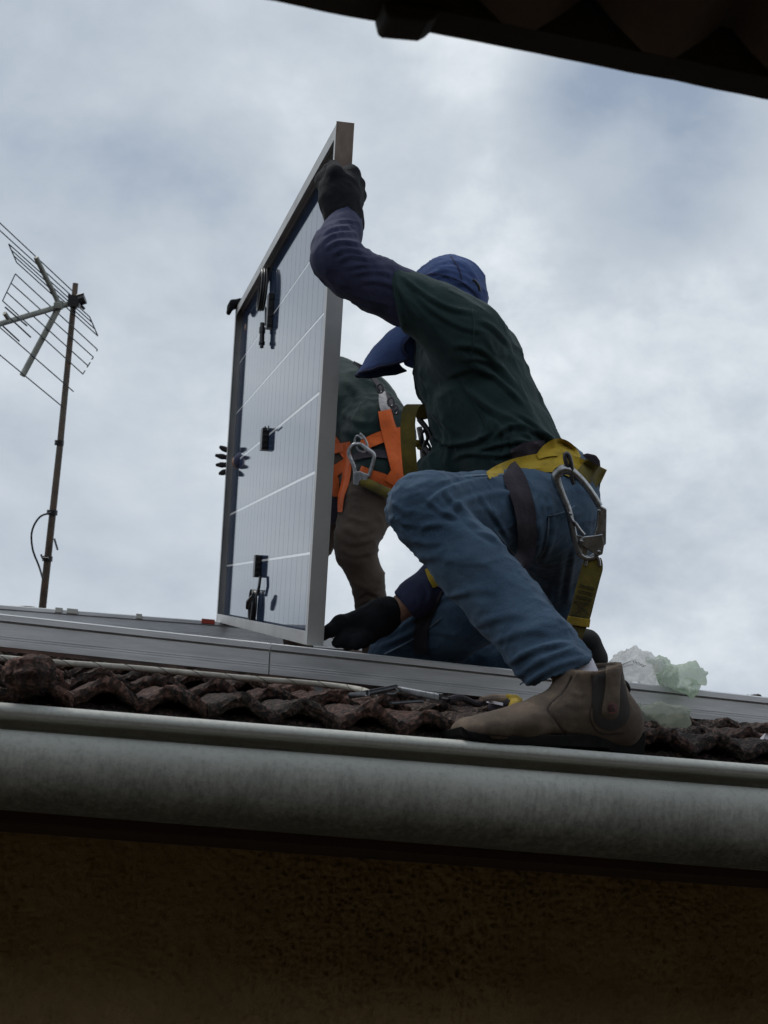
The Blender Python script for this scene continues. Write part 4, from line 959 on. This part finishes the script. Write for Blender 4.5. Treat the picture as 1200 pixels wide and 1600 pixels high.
for pts, r_ in ((((659, 676, 2.965), (664, 673, 2.965), (668, 684, 2.965), (663, 698, 2.965), (658, 690, 2.965), (659, 676, 2.965)), .0035), (((664, 700, 2.96), (673, 712, 2.95), (680, 728, 2.95), (684, 742, 2.95)), .0055), (((655, 655, 2.99), (668, 672, 2.98), (678, 695, 2.97)), .006), (((665, 688, 2.96), (672, 700, 2.96), (668, 712, 2.96), (661, 703, 2.96), (665, 688, 2.96)), .003)):
    b = GB(); b.tube([at(*q) for q in spline(pts, 5)], r_, 8); b.build('buckle', m_darksteel, w1, True)

# ================================================================== second worker, behind the panel
w2 = thing('person', roof_z(at(585, 900, 4.5).x, at(585, 900, 4.5).y, 0), 'person in brown trousers and orange harness bending behind the solar panel', 'person')
S2 = axis((560, 700, 4.3), (600, 700, 4.75))
b2 = body([chain([(592, 735, 4.5, 30), (575, 670, 4.6, 34), (530, 612, 4.85, 34)], flat=(S2, 1.25)), chain([(530, 610, 4.85, 30), (478, 592, 5.0, 24)]), chain([(470, 588, 5.05, 38), (455, 612, 5.08, 34)]),
           chain([(443, 602, 5.06, 8), (438, 608, 5.06, 7)], k=.01),
           chain([(505, 625, 4.8, 20), (440, 690, 4.80, 16), (372, 722, 4.93, 11)]), chain([(520, 600, 5.05, 20), (440, 552, 5.0, 15), (392, 512, 5.0, 11)]),
           chain([(590, 745, 4.46, 26), (556, 850, 4.35, 24), (580, 940, 4.42, 18), (592, 1040, 4.46, 15)]), chain([(570, 745, 4.65, 28), (515, 800, 4.72, 24), (460, 900, 4.75, 17), (466, 1030, 4.8, 14)])], k=.03)
soft('body', b2, .010, m_skin, w2, 2)
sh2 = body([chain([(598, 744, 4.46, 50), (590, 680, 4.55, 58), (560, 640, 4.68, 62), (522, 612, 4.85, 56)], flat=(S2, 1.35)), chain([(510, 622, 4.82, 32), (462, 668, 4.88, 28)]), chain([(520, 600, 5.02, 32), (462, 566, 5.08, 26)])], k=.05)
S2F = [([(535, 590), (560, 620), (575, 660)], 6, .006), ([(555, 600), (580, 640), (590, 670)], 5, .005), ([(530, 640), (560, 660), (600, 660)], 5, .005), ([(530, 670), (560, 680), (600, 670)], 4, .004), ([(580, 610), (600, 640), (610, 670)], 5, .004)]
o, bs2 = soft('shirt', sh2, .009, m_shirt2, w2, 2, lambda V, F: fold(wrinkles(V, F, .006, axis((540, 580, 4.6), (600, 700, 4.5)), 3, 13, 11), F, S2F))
tr = body([chain([(592, 735, 4.48, 50), (575, 790, 4.42, 45), (557, 842, 4.35, 35), (556, 862, 4.35, 32), (574, 905, 4.38, 27), (580, 950, 4.42, 24), (590, 1040, 4.46, 22)]),
           chain([(575, 740, 4.62, 48), (520, 800, 4.70, 34), (462, 900, 4.75, 26), (466, 1020, 4.8, 22)]), chain([(600, 715, 4.52, 42), (586, 745, 4.54, 50)], flat=(S2, 1.3)), chain([(548, 722, 4.6, 40), (556, 760, 4.6, 42)])], k=.03)
TF = [([(525, 838), (555, 850), (595, 838)], 3.5, .0035), ([(524, 855), (556, 868), (592, 860)], 3.5, .0035), ([(530, 822), (560, 835), (598, 820)], 3.5, .0035), ([(540, 805), (570, 815), (602, 800)], 4, .003),
      ([(545, 905), (560, 915), (585, 922)], 5, .003), ([(555, 935), (575, 925), (598, 935)], 3, .004), ([(556, 948), (578, 938), (600, 948)], 3, .004), ([(560, 712), (600, 705), (640, 720)], 4, .0035), ([(560, 725), (600, 718), (640, 730)], 3, .0035), ([(570, 700), (600, 695), (630, 705)], 3, .004)]
o, bt2 = soft('trousers', tr, .008, m_brown, w2, 2, lambda V, F: fold(wrinkles(V, F, .0045, axis((530, 840, 4.4), (600, 870, 4.4)), 5, 20, 9), F, TF))
cap2 = body([chain([(468, 578, 5.05, 44), (462, 590, 5.06, 44)])]); soft('cap', cap2, .01, m_cap, w2, 1)
for nm, pts in (('sleeve', [(480, 650, 4.82, 24), (440, 690, 4.80, 20), (378, 720, 4.92, 14)]), ('sleeve', [(480, 578, 5.05, 24), (440, 552, 5.0, 19), (398, 517, 4.99, 14)])):
    soft(nm, body([chain(pts)]), .009, m_navy, w2, 1)
bts = body([chain([(590, 1030, 4.46, 24), (585, 1056, 4.42, 18), (560, 1062, 4.38, 14)])]); soft('boot', bts, .008, m_sole, w2, 1)
bts = body([chain([(466, 1012, 4.8, 24), (458, 1046, 4.76, 18), (436, 1052, 4.72, 14)])]); soft('boot', bts, .008, m_sole, w2, 1)
# hands: fingers hooked round the panel's far edge
Q = lambda x, y, z: PP(x, y, z)
def hand_at(yc, top=False, seed=1):
    prs = []
    def ch(pts, k=.006): return dict(P=[(np.array(p), r) for p, r in pts], flat=None, clip=None, k=k)
    if not top:
        prs.append(ch([(Q(PLN-.09, yc-.01, .075), .026), (Q(PLN-.035, yc, .07), .028), (Q(PLN-.02, yc+.02, .065), .024)], .012))
        for i, (dy, ln, sl) in enumerate(((.042, .034, .010), (.018, .046, .004), (-.007, .042, -.004), (-.030, .030, -.010))):
            prs.append(ch([(Q(PLN-.02, yc+dy*.8, .066), .011), (Q(PLN+.011, yc+dy*.95, .045), .0085), (Q(PLN+.012, yc+dy, .012), .0080), (Q(PLN+.012, yc+dy+sl*.5, .012-ln*.6), .0076), (Q(PLN+.006, yc+dy+sl, .012-ln), .0068)]))
        prs.append(ch([(Q(PLN-.06, yc+.03, .07), .013), (Q(PLN-.085, yc+.065, .055), .011), (Q(PLN-.10, yc+.085, .048), .009)]))
    else:
        prs.append(ch([(Q(PLN-.09, yc-.07, .08), .024), (Q(PLN-.05, yc-.02, .075), .028)], .012))
        for i, dx in enumerate((.05, .026, .002, -.022)):
            prs.append(ch([(Q(PLN-.04+dx*.5, yc-.01, .07), .011), (Q(PLN-.03+dx, yc+.014, .045), .0105), (Q(PLN-.03+dx, yc+.016, .010), .0105), (Q(PLN-.03+dx, yc+.010, -.016), .010), (Q(PLN-.03+dx, yc-.012, -.022), .009)]))
        prs.append(ch([(Q(PLN-.08, yc-.04, .065), .012), (Q(PLN-.10, yc-.06, .048), .010)]))
    f = body(prs, k=.008); V, F = nets(f, .004); V = relax(V, F, 1)
    return mesh('glove', V, F.tolist(), m_glove2 if not top else m_glove, w2, True)
# height of the photographed hand along the far edge
def far_y(px, py):
    best = min(np.linspace(0, PH, 400), key=lambda yy: abs(project(np.array([PP(PLN, yy, 0)]))[1][0]-py)); return float(best)
hand_at(far_y(0, 722)); hand_at(PH, True)
# harness
s2 = [bs2, bt2]
strap_px('harness_strap', s2, [(597, 612, 10), (599, 628, 14), (604, 645, 16)], m_greyw, w2, D=4.4, lift=.01)
strap_px('harness_strap', s2, [(601, 641, 20.7), (606, 665, 23.2), (614, 690, 26.8), (620, 715, 26.8), (626, 740, 26.8)], m_orange, w2, D=4.4, lift=.014)
strap_px('harness_belt', s2, [(566, 696, 15.9), (585, 687, 18.3), (606, 680, 18.3), (640, 676, 22.0)], m_orange, w2, D=4.4, lift=.01)
strap_px('harness_belt', s2, [(512, 706, 11.0), (530, 700, 13.4), (548, 697, 14.6)], m_orange, w2, D=4.4, lift=.01)
strap_px('harness_belt', s2, [(636, 728, 26.8), (622, 742, 26.8), (612, 757, 24.4)], m_orange, w2, D=4.38, lift=.018)
strap_px('leg_strap', s2, [(562, 735, 15.9), (580, 742, 15.9), (600, 749, 17.1), (616, 762, 22.0)], m_orange, w2, D=4.38, lift=.012)
strap_px('leg_strap', s2, [(541, 694, 11.0), (543, 720, 13.4), (540, 750, 12.2), (533, 776, 9.8), (531, 800, 7.3)], m_orange, w2, D=4.38, lift=.012)
strap_px('leg_strap', s2, [(512, 740, 17.1), (526, 734, 17.1), (540, 722, 12.2)], m_orange, w2, D=4.4, lift=.008)
strap_px('leg_strap', s2, [(518, 738, 19.5), (520, 758, 19.5), (520, 776, 17.1)], m_orange, w2, D=4.4, lift=.012)
strap_px('leg_strap', s2, [(520, 682, 8.5), (530, 698, 9.8), (540, 712, 9.8)], m_orange, w2, D=4.4, lift=.014)
strap_px('hip_belt', s2, [(548, 716, 9), (580, 708, 12), (620, 712, 12)], m_strap, w2, D=4.42, lift=.006)
strap_px('shoulder_strap', s2, [(552, 566, 5), (566, 574, 6), (580, 586, 6), (592, 602, 7), (604, 618, 7), (618, 640, 8)], m_strap, w2, D=4.45, lift=.004)
b = GB(); ol = [at(x, y, 4.55) for x, y in ((508, 772), (532, 768), (533, 800), (528, 815), (508, 823))]; b.extrude(ol, Vector(CF)*.08); b.build('tool_pouch', m_strap, w2, bev=.01)
for x, y in ((594, 607), (611, 628), (618, 640)): 
    b = GB(); b.tube([at(x+5*cos(a), y+7*sin(a), 4.36) for a in np.linspace(0, 2*pi, 12)], .0035, 6, caps=False); b.build('buckle', m_darksteel, w2, True)
# ------------------------------------------------------------------ big steel hook on the belt, and its lanyard
def Dof(bv, x, y, d):
    h_, n_ = cast(bv, x, y); return (h_-EYE).dot(CF) if h_ else d
DH = min(Dof([bj, bs], x, y, 9) for x, y in ((880, 760), (890, 800), (900, 830), (905, 770), (880, 830))) - .022
hk = thing('snap_hook', at(905, 800, DH), 'large worn steel scaffold hook hanging open side down from the yellow belt', 'hook')
def T(pts, D=DH, n=5): return [at(x, y, D) for x, y in [tuple(p) for p in spline(pts, n)]]
b = GB(); P = T([(907, 868), (897, 838), (889, 801), (880, 778), (871, 756), (869, 744), (877, 735), (889, 735), (902, 744), (916, 759), (928, 776), (937, 791)])
R_ = [.0064+.0034*exp(-((i-len(P)*.5)/11)**2) for i in range(len(P))]
b.tube(P, R_, 12); b.build('hook_body', m_steel, hk, True)
b = GB(); b.extrude([at(x, y, DH+.004) for x, y in ((934, 788), (947, 795), (946, 850), (938, 856), (926, 838), (931, 822))], Vector(CF)*-.010); b.build('hook_spine', m_steel, hk, bev=.0022)
b = GB(); b.extrude([at(x, y, DH-.006) for x, y in ((931, 836), (941, 834), (944, 850), (941, 866), (933, 869), (922, 862), (906, 850), (905, 844), (912, 838))], Vector(CF)*-.005); b.build('lever_plate', m_steel, hk, bev=.0015)
b = GB(); b.tube(T([(888, 800), (893, 812), (899, 818), (906, 828), (913, 836)], DH-.006), .0034, 10); b.build('gate', m_steel, hk, True)
b = GB(); b.extrude([at(x, y, DH) for x, y in ((898, 835), (910, 838), (920, 848), (918, 866), (906, 870), (900, 858))], Vector(CF)*-.004); b.build('gate_plate', m_steel, hk, bev=.001)
b = GB(); b.tube(T([(906, 866), (916, 872), (927, 871), (935, 863)], DH-.001), .005, 10); b.build('hook_base', m_steel, hk, True)
for x, y in ((892, 803), (936, 798), (909, 846), (936, 862)):
    b = GB(); b.sphere(at(x, y, DH-.012), .0032, 10, (1, 1, .6), (CR, CU, CF)); b.build('rivet', m_steel, hk, True)
b = GB(); b.tube(T([(897, 757), (894, 748), (893, 728), (889, 712), (884, 709), (883, 716), (887, 732)], DH-.004), .0042, 10); b.build('belt_ring', m_darksteel, hk, True)
ln = thing('lanyard', at(915, 930, DH), 'soiled yellow lanyard webbing with black stitching hanging from the large steel hook', 'lanyard')
LC = [(926, 872), (926, 884), (921, 903), (914, 930), (907, 958), (902, 972), (897, 984), (893, 994)]
b = GB(); P = T(LC, DH+.004, 5); b.ribbon(P, CR+CU*.22, [.031+.008*min(1, i/6) for i in range(len(P))], .007); b.build('webbing', m_olive, ln, bev=.001)
b = GB(); b.tube(T([(915, 884), (918, 873), (927, 868), (935, 873), (937, 884)], DH), .003, 8); b.build('thimble', m_steel, ln, True)
def along(t): return LC and spline(LC, 10)[int(t*(len(spline(LC, 10))-1))]
b = GB()
for k in range(7):
    for t0 in (.36, .62):
        x, y = along(t0+k*.021); b.tube([at(x-12, y-3, DH-.0015), at(x+12, y+3, DH-.0015)], .0006, 5)
for s in (-1, 1):
    x, y = along(.53); b.tube([at(x-12*s, y-12, DH-.0015), at(x+12*s, y+10, DH-.0015)], .0006, 5)
o = b.build('stitching', m_stitch, ln); o['kind'] = 'stuff'
b = GB(); P = T([(905, 965), (903, 978)], DH-.001, 2); b.ribbon(P, CR+CU*.22, .042, .005); b.build('end_band', m_yellow, ln, bev=.001)
# ------------------------------------------------------------------ second worker's hook and lanyard
DK = 4.0
DK = min(Dof([bs2, bt2], x, y, 9) for x, y in ((555, 700), (580, 720), (570, 750), (600, 765))) - .02
hk2 = thing('snap_hook', at(568, 725, DK), 'smaller grey steel hook on the orange harness of the bending worker', 'hook')
b = GB(); b.tube(T([(566, 686), (558, 681), (554, 690), (560, 703), (570, 706), (574, 697), (569, 684), (562, 677)], DK), .0035, 8); b.build('belt_ring', m_steel, hk2, True)
b = GB(); b.tube(T([(556, 745), (553, 728), (546, 712), (546, 703), (553, 695), (564, 694)], DK-.004), .0062, 10); b.tube(T([(564, 694), (576, 703), (584, 710), (583, 722), (576, 745)], DK-.004), .0062, 10); b.build('hook_body', m_steel, hk2, True)
b = GB(); b.extrude([at(x, y, DK) for x, y in ((552, 738), (562, 736), (577, 742), (573, 751), (562, 752), (560, 759), (552, 757))], Vector(CF)*-.014); b.build('gate_plate', m_steel, hk2, bev=.002)
ln2 = thing('lanyard', at(590, 762, DK), 'short dirty yellow rope lanyard below the orange thigh strap', 'lanyard')
b = GB(); b.tube(T([(562, 752), (572, 754), (590, 763), (612, 773), (626, 778)], DK), [.012]+[.0155]*15+[.013]*5, 10); b.build('webbing', m_olive, ln2, True)

# ------------------------------------------------------------------ rope, wires and fixings lying on the tiles
m_rope = MAT('white_rope', (.52, .50, .44), (.40, .38, .33), 40, .9, bump=(420, .8, .0015), c3=(.22, .20, .16), n3scale=50, n3amt=.4)
m_pink = MAT('pink_cable', (.34, .13, .13), (.26, .10, .10), 20, .7)
rope = thing('rope', on_roof(300, 1055, .045), 'pale braided rope with dark tracer lying across the tiles at left', 'rope')
rp = [Vector(on_roof(x, y, c)) for x, y, c in spline([(-120, 1018, .05), (0, 1028, .048), (70, 1034, .046), (200, 1043, .046), (300, 1052, .045), (400, 1061, .044), (500, 1069, .044), (555, 1076, .044), (578, 1083, .042), (590, 1093, .030)], 14)]
b = GB(); b.tube(rp, .0056, 10); b.build('braid', m_rope, rope, True)
b = GB(); hel = []; acc = 0
for i in range(1, len(rp)):
    for k in range(6):
        t_ = k/6; p = rp[i-1].lerp(rp[i], t_); tt = (rp[i]-rp[i-1]).normalized(); a_ = tt.orthogonal().normalized(); a_ = (EN-tt*EN.dot(tt)).normalized(); c_ = tt.cross(a_)
        th = (acc + (rp[i]-rp[i-1]).length*t_)/.062*2*pi; hel.append(p + .0053*(cos(th)*a_+sin(th)*c_))
    acc += (rp[i]-rp[i-1]).length
b.tube(hel, .0007, 5); b.build('tracer', m_stitch, rope, True)
tag_ = on_roof(185, 1030, .02)
b = GB(); b.tube([Vector(on_roof(x, y, c)) for x, y, c in spline([(120, 1022, .02), (150, 1024, .032), (180, 1027, .040), (205, 1036, .036), (222, 1046, .02), (232, 1054, .005)], 6)], .0042, 8)
info(b.build('electric_cable', m_pink, None, True, loc=tag_), 'faded pink cable dipping between the tiles behind the rope', 'cable')
tb = thing('turnbuckle', on_roof(650, 1085, .05), 'grey metal wire tensioner lying below the rail left of the boot', 'tensioner')
q_ = lambda x, y, c=.055: Vector(on_roof(x, y, c))
b = GB(); b.box(q_(652, 1083), (q_(682, 1088)-q_(622, 1077))/2, EN*.006, ES*.012); b.build('buckle_body', m_steel, tb, bev=.002)
b = GB(); b.box(q_(679, 1090, .05), (q_(689, 1091, .05)-q_(669, 1089, .05))/2, EN*.009, ES*.012); b.build('nut', m_steel, tb, bev=.001)
b = GB(); b.tube([q_(548, 1087, .04), q_(575, 1083, .05), q_(605, 1077, .055), q_(618, 1074, .057)], .0055, 10); b.build('sleeve_end', m_darksteel, tb, True)
b = GB(); b.tube([q_(x, y) for x, y in ((604, 1084), (615, 1084), (622, 1079), (616, 1075))], .002, 6); b.build('hook', m_darksteel, tb, True)
b = GB(); b.tube([q_(610, 1099, .045), q_(650, 1096, .048), q_(660, 1096, .048)], .0028, 8); b.build('rod', m_darksteel, tb, True)
b = GB(); b.tube([q_(688, 1091), q_(705, 1093, .05), q_(722, 1092, .05)], .003, 8); b.build('threaded_rod', m_darksteel, tb, True)
b = GB(); b.tube([Vector(on_roof(x, y, c)) for x, y, c in spline([(700, 1094, .05), (720, 1090, .055), (745, 1100, .045), (765, 1092, .055), (780, 1102, .04)], 5)], .006, 8)
info(b.build('webbing_strap', m_strap, None, True, loc=q_(740, 1095)), 'dirty dark webbing end crumpled under the rail near the boot toe', 'strap')
b = GB(); b.tube([q_(752, 1092, .06), q_(770, 1090, .062), q_(786, 1090, .06)], [.004, .0065, .006], 8)
info(b.build('wood_offcut', MAT('pale_wood', (.28, .20, .15), (.2, .14, .1), 20, .8), None, True, loc=q_(770, 1090)), 'small pale wood offcut under the rail just above the boot toe', 'wood')
b = GB(); b.box(q_(773, 1098, .055), (q_(784, 1100, .055)-q_(762, 1096, .055))/2, EN*.0022, ES*.006)
info(b.build('paper_strip', m_sock, None, loc=q_(773, 1098)), 'thin white strip under the rail above the boot toe', 'paper')
yw, _b = soft('webbing_end', body([dict(P=[(np.array(q_(794, 1092, .055)), .008), (np.array(q_(806, 1097, .05)), .010), (np.array(q_(800, 1108, .045)), .008)], flat=None, clip=None, k=None)]), .003, m_yellow, None, 1, lambda V, F: rumple(V, F, .002, 60, 2))
info(yw, 'crumpled yellow webbing end beside the boot toe under the rail', 'strap')
rk, _b = soft('dark_cloth', body([dict(P=[(np.array(q_(772, 1109, .035)), .014), (np.array(q_(786, 1108, .038)), .018), (np.array(q_(800, 1110, .034)), .012)], flat=None, clip=None, k=None)]), .003, m_strap, None, 1, lambda V, F: rumple(V, F, .002, 40, 5))
info(rk, 'rolled dark cloth on the tiles right above the boot toe', 'cloth')
# moss clumps that bury the rope at the far left
for i, (x, y, c, r) in enumerate(((30, 1052, .045, .022), (48, 1050, .05, .023), (64, 1047, .05, .020), (40, 1066, .03, .024), (60, 1062, .035, .020))):
    o, _b = soft('moss_clump', body([dict(P=[(np.array(q_(x, y, c)), r), (np.array(q_(x, y+6, c-.012)), r*1.05)], flat=None, clip=None, k=None)]), .004, m_tile, None, 1, lambda V, F: rumple(V, F, .007, 45, 20+i))
    info(o, 'dark moss clump over the rope, '+('leftmost of the upper three', 'middle of the upper three', 'rightmost of the upper three', 'lower left one of the pile', 'lower right one of the pile')[i], 'moss', 'moss clumps at the left end of the rope')

# ------------------------------------------------------------------ plastic bags on the rail
def film(name, col, alpha, tr=.55):
    m = bpy.data.materials.new(name); m.use_nodes = True; T_ = m.node_tree; B = T_.nodes['Principled BSDF']; o_ = T_.nodes['Material Output']
    B.inputs['Base Color'].default_value = (*col, 1); B.inputs['Roughness'].default_value = .28; B.inputs['Specular IOR Level'].default_value = .6
    t_ = T_.nodes.new('ShaderNodeBsdfTranslucent'); t_.inputs[0].default_value = (*col, 1); x = T_.nodes.new('ShaderNodeMixShader'); x.inputs[0].default_value = tr
    T_.links.new(B.outputs[0], x.inputs[1]); T_.links.new(t_.outputs[0], x.inputs[2]); tp = T_.nodes.new('ShaderNodeBsdfTransparent'); y = T_.nodes.new('ShaderNodeMixShader'); y.inputs[0].default_value = alpha
    T_.links.new(tp.outputs[0], y.inputs[1]); T_.links.new(x.outputs[0], y.inputs[2]); T_.links.new(y.outputs[0], o_.inputs[0])
    co = T_.nodes.new('ShaderNodeTexCoord'); n_ = T_.nodes.new('ShaderNodeTexNoise'); n_.inputs['Scale'].default_value = 38; n_.inputs['Distortion'].default_value = 1.5; n_.inputs['Detail'].default_value = 3
    T_.links.new(co.outputs['Object'], n_.inputs[0]); bu = T_.nodes.new('ShaderNodeBump'); bu.inputs['Strength'].default_value = .8; bu.inputs['Distance'].default_value = .01; T_.links.new(n_.outputs[0], bu.inputs['Height']); T_.links.new(bu.outputs[0], B.inputs['Normal']); T_.links.new(bu.outputs[0], t_.inputs['Normal'])
    return m
m_bagw = film('white_bag_film', (.86, .87, .87), .60, .6); m_bagg = film('green_bag_film', (.50, .62, .48), .58, .6); m_bagl = film('clear_green_film', (.42, .47, .38), .50, .6)
def crumple(V, F, s, a=.010):
    V = rumple(V, F, a, 14, s); V = wrinkles(V, F, a*1.5, np.array((1., .3, .5)), 8, 24, s); V = wrinkles(V, F, a*.5, np.array((-.3, .2, 1.)), 14, 50, s+3); return V
def bag(name, chains, m, label, s, h=.0028, parent=None, a=.010):
    o, bv = soft(name, body([chain(c) for c in chains], k=.02), h, m, parent, 1, lambda V, F: crumple(V, F, s, a))
    if label: info(o, label, 'plastic bag', 'crumpled plastic bags')
    return o, bv
DB = 3.19
wb, bvw = bag('plastic_bag', [[(950, 1050, DB, 16), (975, 1038, DB, 19), (1008, 1040, DB, 20), (1030, 1053, DB, 15), (1042, 1060, DB, 12)], [(960, 1055, DB, 14), (1000, 1056, DB, 14)]], m_bagw, 'crumpled white plastic bag with faint print resting on the rail right of the boot', 31)
gb_, _ = bag('plastic_bag', [[(1014, 1029, DB+.03, 7), (1034, 1036, DB+.02, 10), (1050, 1052, DB, 15), (1070, 1062, DB-.01, 15)], [(1030, 1060, DB-.02, 11), (1060, 1066, DB-.03, 12), (1076, 1070, DB-.06, 8), (1079, 1082, DB-.11, 4)], [(1070, 1060, DB, 10), (1082, 1048, DB, 10), (1088, 1040, DB, 5)], [(1080, 1055, DB, 12), (1096, 1066, DB, 7), (1100, 1069, DB, 4)]], m_bagg, 'pale green knotted plastic bag on the rail at the right of the white one', 33, a=.008)
DL = 2.99
lb, bvl = bag('plastic_bag', [[(1004, 1118, DL, 14), (1010, 1128, DL, 16)], [(1030, 1112, DL, 18), (1034, 1134, DL, 20)], [(1056, 1115, DL, 15), (1058, 1140, DL, 13)], [(998, 1114, DL, 8), (1066, 1118, DL, 6), (1062, 1148, DL, 6)]], m_bagl, 'limp green bag with dark contents hanging below the rail behind the boot heel', 36, a=.007)
co_, _ = soft('contents', body([chain([(1028, 1142, DL+.01, 9), (1036, 1145, DL+.01, 10), (1048, 1144, DL+.01, 9)])]), .004, m_tile2, lb, 1, lambda V, F: rumple(V, F, .005, 50, 3))
# faint illegible print on the white bag
b = GB()
for (xa, ya), (xb, yb), s in (((987, 1031), (1009, 1041), 1), ((989, 1034), (1006, 1042), 1), ((972, 1039), (986, 1033), 1), ((973, 1042), (990, 1038), 1)):
    pts = []
    for k in range(9):
        x = xa+(xb-xa)*k/8; y = ya+(yb-ya)*k/8 + (1.0 if k % 2 else -1.0); h_, n_ = cast(bvw, x, y)
        if h_: pts.append(h_ + (EYE-h_).normalized()*.0012)
    if len(pts) > 2: b.tube(pts, .0006, 4)
if b.v: b.build('print', m_darksteel, wb)
v = [at(*p) for p in ((1184, 1157, 2.72), (1196, 1145, 2.70), (1207, 1150, 2.70), (1204, 1164, 2.72), (1192, 1158, 2.69))]
b = GB(); b.extrude(v, Vector((0, .003, -.002))); info(b.build('paper_scrap', m_sock, None, loc=v[0]), 'small white paper scrap on the tiles at the right edge', 'paper')
